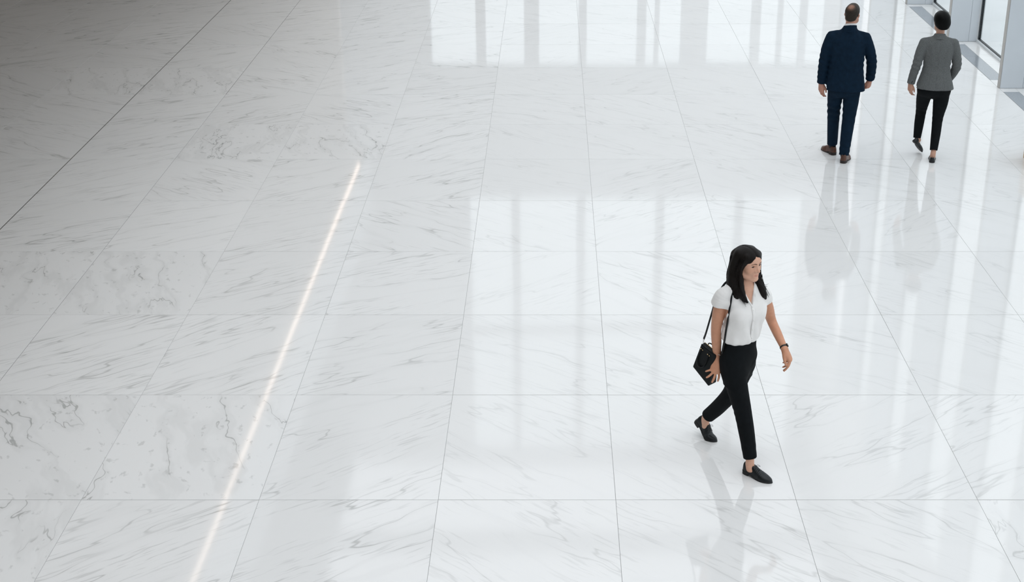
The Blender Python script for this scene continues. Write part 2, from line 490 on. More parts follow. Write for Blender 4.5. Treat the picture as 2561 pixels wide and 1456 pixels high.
class Field:
    MARGIN = 0.03
    def __init__(s):
        s.ops, s.disp, s.R, s.t = [], None, np.eye(3), np.zeros(3)
    def frame(s, R=None, t=(0, 0, 0)):
        s.R, s.t = (np.eye(3) if R is None else np.array(R, float)), np.array(t, float)
        return s
    def _p(s, p):
        return s.R @ np.array(p, float) + s.t
    def _add(s, fn, lo, hi, k, op):
        s.ops.append((fn, np.array(lo, float) - k, np.array(hi, float) + k, k, op, None))
        return s
    def cone(s, a, b, ra, rb, k=0.01, op='u'):
        a, b = s._p(a), s._p(b)
        ba = b - a; L2 = np.float32(max(ba @ ba, 1e-10)); m = max(ra, rb)
        a, b, ba = a.astype(np.float32), b.astype(np.float32), ba.astype(np.float32)
        def fn(P):
            pa = P - a
            h = np.clip(pa @ ba / L2, 0, 1)
            q = pa - h[..., None] * ba
            return np.sqrt(np.einsum('...i,...i', q, q)) - np.float32(ra) - np.float32(rb - ra) * h
        return s._add(fn, np.minimum(a, b) - m, np.maximum(a, b) + m, k, op)
    def chain(s, pts, rads, k=0.01, sub=4, op='u'):
        C = cr_points([list(p) + [r] for p, r in zip(pts, rads)], sub)
        A = np.array([s._p(c[:3]) for c in C]); m = C[:, 3].max()
        subs = []
        for i in range(len(C) - 1):
            def fn(P, a=A[i].astype(np.float32), ba=(A[i + 1] - A[i]).astype(np.float32), ra=np.float32(C[i][3]), dr=np.float32(C[i + 1][3] - C[i][3])):
                pa = P - a
                h = np.clip(pa @ (ba / max(ba @ ba, 1e-10)), 0, 1)
                pa -= h[..., None] * ba
                return np.sqrt(np.einsum('...i,...i', pa, pa)) - (ra + dr * h)
            r = max(C[i][3], C[i + 1][3])
            subs.append((fn, np.minimum(A[i], A[i + 1]) - r - k, np.maximum(A[i], A[i + 1]) + r + k))
        s.ops.append((None, A.min(0) - m - k, A.max(0) + m + k, k, op, subs))
        return s
    def ell(s, c, r, k=0.01, op='u', R=None):
        c = s._p(c); r = np.array(r if not np.isscalar(r) else (r, r, r), float)
        Rm = s.R if R is None else s.R @ np.array(R, float)
        m = r.max()
        c, r, Rm = c.astype(np.float32), r.astype(np.float32), Rm.astype(np.float32)
        def fn(P):
            q = (P - c) @ Rm
            u, v = q / r, q / (r * r)
            k0 = np.sqrt(np.einsum('...i,...i', u, u)); k1 = np.sqrt(np.einsum('...i,...i', v, v)) + 1e-9
            return k0 * (k0 - 1) / k1
        return s._add(fn, c - m, c + m, k, op)
    def loft(s, secs, k=0.01, op='u', power=2.0, cap=True):
        """sections along the local z axis: (z, cx, cy, rx, ry, angle in degrees)"""
        S = cr_points([list(x) + [0] * (6 - len(x)) for x in secs], 6)
        R, t = s.R.copy(), s.t.copy()
        z0, z1 = S[0, 0], S[-1, 0]
        corners = np.array([[sx * 0.75 * (1 if False else 1), sy, z] for sx in (-1, 1) for sy in (-1, 1) for z in (z0, z1)])
        m = np.abs(S[:, 3:5]).max() + np.abs(S[:, 1:3]).max()
        corners[:, :2] = np.sign(corners[:, :2]) * m
        W = corners @ R.T + t
        zz = S[:, 0]
        def fn(P):
            q = (P - t) @ R
            z = np.clip(q[..., 2], z0, z1)
            cx, cy, rx, ry, an = [np.interp(z, zz, S[:, j]) for j in range(1, 6)]
            x, y = q[..., 0] - cx, q[..., 1] - cy
            an = np.radians(an); ca, sa = np.cos(an), np.sin(an)
            u, v = np.abs(x * ca + y * sa) / rx, np.abs(-x * sa + y * ca) / ry
            g = (u ** power + v ** power) ** (1 / power)
            d = (g - 1) * np.minimum(rx, ry)
            if cap:
                e = np.maximum(q[..., 2] - z1, z0 - q[..., 2])
                d = np.maximum(d, e)
            return d
        return s._add(fn, W.min(0), W.max(0), k, op)
    def box(s, c, h, rad=0.004, k=0.001, op='u', R=None):
        c = s._p(c); h = np.array(h, float); Rm = s.R if R is None else s.R @ np.array(R, float); m = np.linalg.norm(h)
        def fn(P):
            q = np.abs((P - c) @ Rm) - (h - rad)
            return np.sqrt((np.maximum(q, 0) ** 2).sum(-1)) + np.minimum(q.max(-1), 0) - rad
        return s._add(fn, c - m, c + m, k, op)
    def cut(s, p, n, k=0.002):
        """keep the side the normal points away from"""
        p = s._p(p); n = s.R @ np.array(n, float); n = n / np.linalg.norm(n)
        return s._add(lambda P: (P - p) @ n, (-9,) * 3, (9,) * 3, k, 'i')
    def custom(s, fn, lo, hi, k=0.004, op='u'):
        return s._add(fn, lo, hi, k, op)
    def ev(s, P, lo, hi):
        """P: (blocks, points, 3); lo/hi: bounds of each block"""
        D = np.full(P.shape[:2], 1.0, np.float32)
        mg = s.MARGIN
        for fn, a, b, k, op, subs in s.ops:
            mk = np.nonzero(np.all((hi > a - mg) & (lo < b + mg), axis=1))[0]
            if not len(mk):
                continue
            d = D[mk]
            if subs is None:
                e = fn(P[mk])
            else:
                e = np.full(d.shape, 1.0, np.float32)
                l2, h2, P2 = lo[mk], hi[mk], P[mk]
                for f2, a2, b2 in subs:
                    m2 = np.nonzero(np.all((h2 > a2 - mg) & (l2 < b2 + mg), axis=1))[0]
                    if len(m2):
                        e[m2] = np.minimum(e[m2], f2(P2[m2]))
            if op == 'u':
                h = np.maximum(k - np.abs(d - e), 0) / max(k, 1e-9)
                D[mk] = np.minimum(d, e) - h * h * k * 0.25
            else:
                e = -e if op == 's' else e
                h = np.maximum(k - np.abs(d - e), 0) / max(k, 1e-9)
                D[mk] = np.maximum(d, e) + h * h * k * 0.25
        if s.disp is not None:
            near = np.abs(D) < 0.016
            if near.any():
                D[near] += s.disp(P[near])
        return D
    def mesh(s, name, axes):
        """axes: for x, y, z a list of (start, end, step); sparse surface nets"""
        ax = []
        for segs in axes:
            v = []
            for a, b, st in segs:
                n = max(1, int(round((b - a) / st)))
                v += list(a + (b - a) * np.arange(n) / n)
            v.append(segs[-1][1])
            st = v[-1] - v[-2]
            while (len(v) - 1) % 8 or len(v) < 9:
                v.append(v[-1] + st)
            ax.append(np.array(v))
        nb = [(len(a) - 1) // 8 for a in ax]
        def look(bi, n, mg):
            lo = np.stack([ax[d][np.minimum(bi[:, d] * 8, len(ax[d]) - 1)] for d in range(3)], -1)
            hi = np.stack([ax[d][np.minimum(bi[:, d] * 8 + 8 * n, len(ax[d]) - 1)] for d in range(3)], -1)
            s.MARGIN = mg
            D = s.ev(((lo + hi) / 2).astype(np.float32)[:, None, :], lo, hi)[:, 0]
            keep = np.abs(D) < np.linalg.norm(hi - lo, axis=1) * 0.5 * 1.35 + 0.006
            return bi[keep], lo[keep], hi[keep]
        gm = [np.arange(0, n, 4) for n in nb]
        bi = np.stack(np.meshgrid(*gm, indexing='ij'), -1).reshape(-1, 3)
        bi, lo, hi = look(bi, 4, 0.14)
        o4 = np.stack(np.meshgrid(*[np.arange(4)] * 3, indexing='ij'), -1).reshape(-1, 3)
        bi = (bi[:, None, :] + o4).reshape(-1, 3)
        bi = bi[np.all(bi < np.array(nb), axis=1)]
        bi, lo, hi = look(bi, 1, 0.035)
        B = len(bi)
        ar = np.arange(9)
        gi = [bi[:, d, None] * 8 + ar for d in range(3)]
        X, Y, Z = [ax[d][gi[d]] for d in range(3)]
        P = np.empty((B, 9, 9, 9, 3), np.float32)
        P[..., 0] = X[:, :, None, None]; P[..., 1] = Y[:, None, :, None]; P[..., 2] = Z[:, None, None, :]
        V = np.concatenate([s.ev(P[i:i + 1500].reshape(-1, 729, 3), lo[i:i + 1500], hi[i:i + 1500]) for i in range(0, B, 1500)]).reshape(B, 9, 9, 9)
        ins = V < 0
        cnt = sum(ins[:, a:a + 8, b:b + 8, c:c + 8].astype(np.int8) for a in (0, 1) for b in (0, 1) for c in (0, 1))
        q = np.argwhere((cnt > 0) & (cnt < 8))
        q0, q1, q2, q3 = q.T
        cor = [(a, b, c) for a in (0, 1) for b in (0, 1) for c in (0, 1)]
        cv = {c: V[q0, q1 + c[0], q2 + c[1], q3 + c[2]] for c in cor}
        acc, num = np.zeros((len(q), 3)), np.zeros(len(q))
        for c in cor:
            for d in range(3):
                if c[d] == 0:
                    e = list(c); e[d] = 1; e = tuple(e)
                    a_, b_ = cv[c], cv[e]
                    x = (a_ < 0) != (b_ < 0)
                    t = np.where(x, a_ / np.where(x, a_ - b_, 1), 0)
                    p = np.tile(np.array(c, float), (len(q), 1)); p[:, d] += t
                    acc[x] += p[x]; num[x] += 1
        fr = acc / num[:, None]
        G = bi[q0] * 8 + q[:, 1:]
        vert = np.stack([ax[d][G[:, d]] + fr[:, d] * (ax[d][G[:, d] + 1] - ax[d][G[:, d]]) for d in range(3)], -1)
        NY, NZ = len(ax[1]) + 2, len(ax[2]) + 2
        idf = lambda g: ((g[..., 0] + 1) * NY + (g[..., 1] + 1)) * NZ + g[..., 2] + 1
        ids = idf(G)
        order = np.argsort(ids); sid = ids[order]; vert = vert[order]
        quads = []
        for d in range(3):
            sl0 = [slice(None)] + [slice(0, 8)] * 3
            sl1 = list(sl0); sl1[d + 1] = slice(1, 9)
            A_, B_ = ins[tuple(sl0)], ins[tuple(sl1)]
            e = np.argwhere(A_ != B_)
            flip = A_[tuple(e.T)]
            g = bi[e[:, 0]] * 8 + e[:, 1:]
            u, v = (d + 1) % 3, (d + 2) % 3
            qs = []
            for du, dv in ((-1, -1), (0, -1), (0, 0), (-1, 0)):
                h = g.copy(); h[:, u] += du; h[:, v] += dv
                qs.append(idf(h))
            qs = np.stack(qs, -1)
            pos = np.searchsorted(sid, qs); pos = np.minimum(pos, len(sid) - 1)
            ok = (sid[pos] == qs).all(1)
            pos, fl = pos[ok], flip[ok]
            pos[~fl] = pos[~fl][:, ::-1]
            quads.append(pos)
        F = np.concatenate(quads)
        me = bpy.data.meshes.new(name)
        me.vertices.add(len(vert)); me.vertices.foreach_set('co', vert.astype(np.float32).ravel())
        me.loops.add(F.size); me.loops.foreach_set('vertex_index', F.astype(np.int32).ravel())
        me.polygons.add(len(F)); me.polygons.foreach_set('loop_start', np.arange(0, F.size, 4, dtype=np.int32))
        me.polygons.foreach_set('use_smooth', np.ones(len(F), bool))
        me.update(calc_edges=True)
        me.validate()
        return me

def cube_axes(lo, hi, st):
    return [[(lo[d], hi[d], st)] for d in range(3)]

def tint(me, fn):
    n = len(me.vertices)
    co = np.empty(n * 3, np.float32); me.vertices.foreach_get('co', co)
    c = fn(co.reshape(-1, 3).astype(float))
    at = me.attributes.new('tint', 'FLOAT_COLOR', 'POINT')
    at.data.foreach_set('color', np.concatenate([c, np.ones((n, 1))], 1).astype(np.float32).ravel())

def move_mesh(me, fn):
    n = len(me.vertices)
    co = np.empty(n * 3, np.float32); me.vertices.foreach_get('co', co)
    me.vertices.foreach_set('co', fn(co.reshape(-1, 3).astype(float)).astype(np.float32).ravel())
    me.update()

def rot3(pitch=0, yaw=0, roll=0):
    """pitch: nose down, yaw: to the right, roll: tilt to the right (degrees); x right, y forward, z up"""
    p, y, r = np.radians([pitch, yaw, roll])
    Rx = np.array([[1, 0, 0], [0, np.cos(p), np.sin(p)], [0, -np.sin(p), np.cos(p)]])
    Rz = np.array([[np.cos(y), np.sin(y), 0], [-np.sin(y), np.cos(y), 0], [0, 0, 1]])
    Ry = np.array([[np.cos(r), 0, np.sin(r)], [0, 1, 0], [-np.sin(r), 0, np.cos(r)]])
    return Rz @ Rx @ Ry

def bumpy(P, f, seed):
    """cheap smooth wobble in -1 .. 1"""
    a = np.random.default_rng(seed).normal(size=(5, 3)) * f
    ph = np.random.default_rng(seed + 1).uniform(0, 6.28, 5)
    return sum(np.sin(P @ a[i] + ph[i]) for i in range(5)) / 5

def bell(P, c, r):
    d2 = ((P - np.array(c)) ** 2).sum(-1)
    return np.exp(-d2 / (r * r))

def folds(P, c, r, direction, freq, amp, phase=0.0):
    n = np.array(direction, float); n /= np.linalg.norm(n)
    w = bell(P, c, r)
    m = w > 0.02
    out = np.zeros(w.shape)
    q = P[m]
    out[m] = amp * w[m] * np.sin((q - np.array(c)) @ n * freq + phase + 1.5 * bumpy(q, 9, 3))
    return out

def head_shape(F, female=True):
    """head around the eye line: x right, y forward, z up"""
    j = 1.0 if female else 1.06
    F.ell((0, -0.012, 0.027), (0.073, 0.094, 0.077), 0.01)
    F.ell((0, 0.030, 0.032), (0.062, 0.060, 0.056), 0.03)
    F.ell((0, 0.028, -0.030), (0.058 * j, 0.056, 0.075), 0.03)
    F.chain([(0.057 * j, -0.012, -0.045), (0.048 * j, 0.030, -0.080), (0.016, 0.070, -0.100)], [0.016, 0.015, 0.015], 0.03, 3)
    F.chain([(-0.057 * j, -0.012, -0.045), (-0.048 * j, 0.030, -0.080), (-0.016, 0.070, -0.100)], [0.016, 0.015, 0.015], 0.03, 3)
    F.ell((0, 0.072, -0.095), (0.020, 0.017, 0.017), 0.02)
    for sx in (1, -1):
        F.ell((sx * 0.037, 0.056, -0.030), (0.022, 0.022, 0.024), 0.025)
        F.chain([(sx * 0.012, 0.083, 0.014), (sx * 0.032, 0.078, 0.019), (sx * 0.050, 0.060, 0.012)], [0.007, 0.008, 0.007], 0.018, 2)
        F.ell((sx * 0.031, 0.096, -0.001), (0.019, 0.016, 0.0115), 0.014, 's')
        F.ell((sx * 0.031, 0.0675, -0.001), 0.0142, 0.006)                      # lids
        F.ell((sx * 0.031, 0.0835, -0.0015), (0.0135, 0.010, 0.0052), 0.002, 's')  # lid gap
        F.chain([(sx * 0.073, -0.012, 0.010), (sx * 0.080, -0.018, -0.002), (sx * 0.076, -0.012, -0.022), (sx * 0.069, -0.004, -0.036)], [0.007, 0.0085, 0.0075, 0.006], 0.006, 3)
    for sx in (1, -1):
        F.ell((sx * 0.0135, 0.0800, -0.020), (0.010, 0.009, 0.016), 0.012)
    F.chain([(0, 0.074, 0.006), (0, 0.080, -0.014), (0, 0.087, -0.033)], [0.0095, 0.0115, 0.0135], 0.014, 3)
    # nose
    F.chain([(0, 0.084, 0.008), (0, 0.096, -0.012), (0, 0.1075, -0.031)], [0.006, 0.0068, 0.0082], 0.010, 3)
    F.ell((0, 0.1025, -0.0345), (0.0105, 0.0095, 0.0085), 0.008)
    for sx in (1, -1):
        F.ell((sx * 0.0125, 0.0895, -0.0365), (0.0065, 0.0095, 0.0065), 0.006)
        F.ell((sx * 0.0062, 0.0945, -0.0435), (0.0032, 0.0045, 0.003), 0.002, 's')
    # mouth
    F.ell((0, 0.078, -0.064), (0.027, 0.014, 0.020), 0.018)
    F.chain([(-0.021, 0.079, -0.0635), (-0.006, 0.0905, -0.0605), (0, 0.0895, -0.0615), (0.006, 0.0905, -0.0605), (0.021, 0.079, -0.0635)], [0.002, 0.0045, 0.0045, 0.0045, 0.002], 0.004, 3)
    F.chain([(-0.018, 0.079, -0.0675), (0, 0.0885, -0.0715), (0.018, 0.079, -0.0675)], [0.002, 0.0062, 0.002], 0.004, 4)
    F.chain([(-0.023, 0.085, -0.066), (0, 0.0975, -0.0658), (0.023, 0.085, -0.066)], [0.0011, 0.0014, 0.0011], 0.003, 4, 's')

def hand_shape(F, wrist, along, back, thumb_side, curl=(25, 30, 20), size=1.0, spread=4.0, thumb_in=0.0):
    """relaxed hand: along = towards the fingers, back = out of the back of the hand, thumb_side = towards the thumb"""
    y = np.array(along, float); y /= np.linalg.norm(y)
    z = np.array(back, float); z -= y * (z @ y); z /= np.linalg.norm(z)
    x = np.array(thumb_side, float); x -= y * (x @ y) + z * (x @ z); x /= np.linalg.norm(x)
    A = np.stack([x, y, z], 1) * size
    w = np.array(wrist, float)
    g = lambda p: w + A @ np.array(p, float)
    s = size
    mcp = [(0.026, 0.086, 0.0), (0.008, 0.090, 0.003), (-0.011, 0.086, 0.001), (-0.028, 0.077, -0.004)]
    lens = [(0.041, 0.025, 0.021), (0.045, 0.028, 0.022), (0.042, 0.026, 0.021), (0.032, 0.020, 0.018)]
    for m in mcp:
        F.cone(g((m[0] * 0.55, 0.0, 0)), g(m), 0.0145 * s, 0.0112 * s, 0.018)
    F.ell(g((0.0, 0.05, -0.004)), np.array((0.034, 0.045, 0.014)) * s, 0.015, R=A / s)
    for i, (m, L) in enumerate(zip(mcp, lens)):
        a = 0.0; p = np.array(m); pts = [p]; sp = math.radians((1.2 - i) * spread)
        for j in range(3):
            a += math.radians(curl[j] * (0.85 + 0.12 * i))
            d = np.array([math.sin(sp) * math.cos(a), math.cos(sp) * math.cos(a), -math.sin(a)])
            p = p + d * L[j]; pts.append(p)
        r = 0.0088 if i < 3 else 0.0076
        F.chain([g(q) for q in pts], [r * s, r * 0.93 * s, r * 0.84 * s, r * 0.70 * s], 0.004, 3)
    F.chain([g((0.014, 0.018, -0.008)), g((0.034 - thumb_in * 0.3, 0.046, -0.018)), g((0.044 - thumb_in * 0.7, 0.076, -0.024 - thumb_in * 0.3)), g((0.043 - thumb_in, 0.103, -0.028 - thumb_in * 0.6))],
            [0.015 * s, 0.0125 * s, 0.0098 * s, 0.0075 * s], 0.012, 3)

SKIN_A = dict(
    skin=tinted('skin', 0.45, sub=0.12, noise=0.05, nscale=45),
    eye=tinted('eye', 0.12, noise=0.02),
)

def skin_tint(base, warm, Rh, th, female, extra=None):
    b, wm, lip = np.array(base), np.array(warm), np.array(base) * np.array([0.80, 0.48, 0.50])
    Rm, t = np.array(Rh), np.array(th)
    def fn(P):
        q = (P - t) @ Rm
        c = np.tile(b, (len(P), 1))
        g = lambda cx, cy, cz, rx, ry, rz: np.exp(-(((q[:, 0] - cx) / rx) ** 2 + ((q[:, 1] - cy) / ry) ** 2 + ((q[:, 2] - cz) / rz) ** 2) ** 2)
        def mix(w, col):
            nonlocal c
            c = c * (1 - w[:, None]) + np.array(col) * w[:, None]
        mix(0.35 * (g(0.042, 0.06, -0.03, .03, .05, .03) + g(-0.042, 0.06, -0.03, .03, .05, .03)), wm)
        mix(0.6 * g(0, 0.088, -0.0665, 0.021, 0.03, 0.0085), lip)
        mix(0.85 * np.clip((np.abs(q[:, 0]) - 0.10) / 0.05, 0, 1) * (q[:, 2] < -0.12), wm)            # arms a little more tanned than the face
        if extra: c = extra(P, q, c)
        return np.clip(c, 0, 1)
    return fn

def hit(F, p, d, far=0.3):
    """first point of the field's surface from p along d"""
    p, d = np.array(p, float), np.array(d, float)
    d /= np.linalg.norm(d)
    t = np.linspace(0, far, 401)
    Q = p + t[:, None] * d
    F.MARGIN = 0.05
    v = F.ev(Q[None].astype(np.float32), Q.min(0)[None], Q.max(0)[None])[0]
    i = int(np.argmax(v < 0))
    if v[i] >= 0:
        return p + d * far
    return Q[max(i - 1, 0)]

def seam(F, pts, r=0.0022, k=0.006, d=(0, 1, 0), back=0.4):
    """a shallow groove down the back of a garment; pts: (x, z)"""
    q = [hit(F, (x, -back, z), d, back) for x, z in cr_points(pts, 3)]
    F.chain(q, [r] * len(q), k, 1, 's')

def face_parts(parent, F, Rh, th, brow_mat, iris):
    Rm, t = np.array(Rh), np.array(th)
    g = lambda p: Rm @ np.array(p, float) + t
    fwd = Rm @ np.array((0, 1.0, 0))
    on = lambda p, e=0.0: hit(F, g((p[0], 0.14, p[2])), -fwd, 0.12) + fwd * e
    for sx in (1, -1):
        m = MB().ball((0, 0, 0), 0.0128, 24, 16)
        me = m.mesh('eye')
        look = np.array([0.05, 1.0, -0.22]); look /= np.linalg.norm(look)
        def col(P):
            a = (P / np.linalg.norm(P, axis=1)[:, None]) @ look
            c = np.tile(np.array([0.40, 0.34, 0.31]), (len(P), 1))
            c[a > 0.80] = iris
            c[a > 0.955] = (0.005, 0.005, 0.005)
            return c
        tint(me, col)
        me.transform(Matrix([list(Rm[i]) + [g((sx * 0.031, 0.0695, -0.0015))[i]] for i in range(3)] + [[0, 0, 0, 1]]))
        link('eye', me, SKIN_A['eye'], parent)
        br = [(sx * 0.011, 0, 0.0170), (sx * 0.022, 0, 0.0215), (sx * 0.036, 0, 0.0225), (sx * 0.049, 0, 0.0165)]
        br = [on(p, 0.0003) for p in cr_points(br, 5)]
        MB().tube(br, [(a, 0.0012) for a in np.interp(np.linspace(0, 1, len(br)), [0, .3, 1], [.0020, .0025, .0010])], 6, flat=Rm @ np.array((0, 0, 1.0))).obj('eyebrow', brow_mat, parent)
        la = [(sx * 0.0185, 0, -0.003), (sx * 0.024, 0, 0.0022), (sx * 0.031, 0, 0.0036), (sx * 0.038, 0, 0.0022), (sx * 0.0445, 0, -0.0025)]
        la = [on(p, 0.0002) for p in cr_points(la, 4)]
        MB().tube(la, list(np.interp(np.linspace(0, 1, len(la)), [0, .6, 1], [.0008, .0014, .0008])), 6).obj('eyelash', brow_mat, parent)

def shoe(name, parent, kind, R, t, L=0.235, wide=1.0, bend=0.0, mats=None, mirror=1):
    """shoe along +y from the heel (y=0); bend = heel lift in degrees about the ball"""
    ball = L * 0.70
    s = L / 0.235
    heel_h = dict(oxford=0.020, brogue=0.026, flat=0.012)[kind]
    zs = lambda y: heel_h * (1 - np.clip((y - 0.05 * s) / (0.075 * s), 0, 1) ** 2 * (3 - 2 * np.clip((y - 0.05 * s) / (0.075 * s), 0, 1)))
    if kind == 'flat':
        prof = [(0, .010, .036), (.008, .023, .050), (.03, .029, .052), (.06, .030, .046), (.10, .031, .043), (.14, .036, .040), (.17, .039, .036), (.195, .037, .030), (.215, .029, .025), (.229, .018, .020), (.235, .006, .014)]
    else:
        prof = [(0, .012, .045), (.008, .024, .062), (.03, .030, .068), (.06, .031, .068), (.09, .032, .073), (.115, .034, .066), (.14, .039, .055), (.165, .041, .045), (.19, .037, .036), (.212, .028, .029), (.227, .017, .023), (.235, .005, .016)]
    S = cr_points([(a * s, b * wide * s, c * s) for a, b, c in prof], 5)
    off = lambda y: mirror * -0.006 * s * np.clip((y - 0.08 * s) / (0.15 * s), 0, 1)
    def upper(P, grow=0.0, top=None):
        y = np.clip(P[..., 1], 0, L)
        rx = np.interp(y, S[:, 0], S[:, 1]) + grow; rz = np.interp(y, S[:, 0], S[:, 2])
        x, z = P[..., 0] - off(y), P[..., 2] - zs(y) - 0.006
        g = ((np.abs(x) / rx) ** 2.4 + (np.abs(z) / rz) ** 2.4) ** (1 / 2.4)
        d = (g - 1) * np.minimum(rx, rz)
        d = np.maximum(d, np.maximum(-P[..., 1] - grow, P[..., 1] - L - grow))
        return np.maximum(d, -z - 0.001)
    def sole(P):
        y = np.clip(P[..., 1], 0, L)
        rx = np.interp(y, S[:, 0], S[:, 1]) + 0.0035
        x, z = P[..., 0] - off(y), P[..., 2] - zs(y)
        d = np.maximum(np.abs(x) - rx, np.maximum(-P[..., 1] - 0.003, P[..., 1] - L - 0.003))
        return np.maximum(d, np.abs(z - 0.0038) - 0.0042)
    def heel(P):
        y = np.clip(P[..., 1], 0, L)
        rx = np.interp(y, S[:, 0], S[:, 1]) + 0.002
        d = np.maximum(np.abs(P[..., 0]) - rx, np.maximum(-P[..., 1] - 0.002, P[..., 1] - 0.056 * s))
        return np.maximum(d, np.abs(P[..., 2] - heel_h / 2) - heel_h / 2 - 0.001)
    lo, hi = (-0.055, -0.012, -0.004), (0.055, L + 0.015, 0.115)
    F = Field(); F.custom(upper, lo, hi, 0.001)
    if kind == 'flat':
        F.ell((0, 0.085 * s, 0.072), (0.0265, 0.082 * s, 0.044), 0.004, 's')
    else:
        F.ell((0, 0.052 * s, heel_h + 0.086), (0.0245, 0.052 * s, 0.030), 0.005, 's')
        F.disp = lambda P: -0.0012 * bell(P * np.array([0.5, 1, 0.5]), (0, 0.135 * s, 0.02), 0.03) * np.sin(P[..., 1] * 520 + 60 * np.abs(P[..., 0]))
    st = 0.0026
    def post(co):
        if bend:
            q = co.copy()
            a = np.radians(bend) * np.clip((ball + 0.02 - co[:, 1]) / 0.05, 0, 1)
            y, z = co[:, 1] - ball, co[:, 2]
            q[:, 1] = ball + y * np.cos(a) + z * np.sin(a)
            q[:, 2] = -y * np.sin(a) + z * np.cos(a)
            co = q
        return co @ np.array(R).T + np.array(t)
    def put(nm, F, mat, par):
        me = F.mesh(nm, cube_axes(lo, hi, st))
        move_mesh(me, post)
        return link(nm, me, mat, par)
    up = put('shoe', F, mats[0], parent)
    G = Field(); G.custom(sole, lo, hi, 0.001); put('sole', G, mats[1], up)
    H_ = Field(); H_.custom(heel, lo, hi, 0.001); put('shoe_heel', H_, mats[1], up)
    def lace(pts, r=0.0014):
        q = post(np.array(cr_points(pts, 5)))
        MB().tube(list(q), r, 6).obj('lace', mats[2], up)
    if kind in ('oxford', 'brogue'):
        zt = lambda y: float(np.interp(y, S[:, 0], S[:, 2]) + zs(y) + 0.006)
        for i, y in enumerate((0.098, 0.108, 0.118, 0.128)):
            y *= s
            lace([(-0.011, y, zt(y) - 0.001), (0, y + 0.002, zt(y) + 0.0025), (0.011, y, zt(y) - 0.001)])
        y = 0.096 * s
        lace([(0, y, zt(y)), (0.018, y + 0.006, zt(y) + 0.006), (0.034, y + 0.016, zt(y) - 0.004), (0.020, y + 0.012, zt(y) - 0.002), (0, y, zt(y))], 0.0011)
        lace([(0, y, zt(y)), (-0.018, y + 0.008, zt(y) + 0.005), (-0.030, y + 0.020, zt(y) - 0.008), (-0.016, y + 0.014, zt(y) - 0.003), (0, y, zt(y))], 0.0011)
    return up

# ------------------------------------------------------------------ clothing materials
C_ = dict(
    blouse=plain('white_silky_cotton', (0.80, 0.79, 0.775, 1), 0.6, noise=0.02, nscale=20, bump=0.08, bscale=900, sheen=0.25),
    button=plain('white_button', (0.82, 0.82, 0.80, 1), 0.3, noise=0.02),
    black_cloth=plain('black_trouser_cloth', (0.0042, 0.0056, 0.0070, 1), 0.8, noise=0.15, nscale=25, bump=0.15, bscale=1400, spec=0.12),
    black_leather=plain('black_leather', (0.004, 0.007, 0.009, 1), 0.34, noise=0.2, nscale=30, bump=0.25, bscale=420, spec=0.4),
    black_sole=plain('black_rubber', (0.008, 0.009, 0.010, 1), 0.6, noise=0.1),
    lace=plain('black_cord', (0.012, 0.014, 0.016, 1), 0.6, noise=0.1),
    bag=plain('black_bag_leather', (0.003, 0.0050, 0.006, 1), 0.38, noise=0.15, nscale=40, bump=0.3, bscale=700, spec=0.22),
    gold=plain('gold_metal', (0.83, 0.62, 0.32, 1), 0.25, metal=1.0, noise=0.05),
    silver=plain('silver_metal', (0.7, 0.68, 0.64, 1), 0.25, metal=1.0, noise=0.05),
    watch=plain('dark_brown_strap', (0.022, 0.017, 0.014, 1), 0.45, noise=0.15),
    dial=plain('black_dial', (0.008, 0.008, 0.009, 1), 0.15, noise=0.05),
    dark_hair=plain('dark_brown_hair', (0.0060, 0.0042, 0.0034, 1), 0.42, noise=0.4, nscale=8, stretch=(22, 22, 1.2), bump=0.7, bscale=20, spec=0.16),
    brow=plain('dark_brown_brow', (0.055, 0.030, 0.020, 1), 0.8, noise=0.1, spec=0.1),
    navy=plain('navy_suit_wool', (0.0036, 0.0135, 0.0290, 1), 0.8, noise=0.16, nscale=22, bump=0.2, bscale=1500, spec=0.10),
    shirt=plain('white_shirt', (0.80, 0.81, 0.82, 1), 0.6, noise=0.02),
    brown_leather=plain('brown_shoe_leather', (0.085, 0.032, 0.018, 1), 0.35, noise=0.3, nscale=25, bump=0.1, bscale=300),
    brown_sole=plain('dark_brown_sole', (0.022, 0.014, 0.011, 1), 0.55, noise=0.1),
    sock=plain('dark_sock', (0.012, 0.012, 0.016, 1), 0.9, noise=0.1),
    grey_wool=plain('grey_melange_wool', (0.118, 0.125, 0.126, 1), 0.85, noise=0.32, nscale=200, bump=0.3, bscale=700, sheen=0.05, spec=0.1),
    black_hair=plain('black_hair', (0.003, 0.0032, 0.0036, 1), 0.42, noise=0.3, nscale=8, stretch=(14, 14, 2), bump=0.4, bscale=14, spec=0.08),
    pearl=plain('pale_earring', (0.75, 0.72, 0.68, 1), 0.15, noise=0.02),
)

def hem_cut(F, end, direction, rad, depth=0.03, wall=0.006):
    """square off a sleeve or trouser leg and hollow its mouth"""
    n = np.array(direction, float); n /= np.linalg.norm(n)
    a = np.cross(n, [0.3, 0.9, 0.1]); a /= np.linalg.norm(a)
    Rm = np.stack([a, np.cross(n, a), n], 1)
    e = np.array(end, float)
    F.box(e + n * 0.07, (rad + 0.03, rad + 0.03, 0.07), 0.002, 0.003, 's', R=Rm)
    F.cone(e - n * depth, e + n * 0.04, rad - wall * 2, rad - wall * 2, 0.004, 's')

# ------------------------------------------------------------------ woman in the white blouse
SOLID = {}

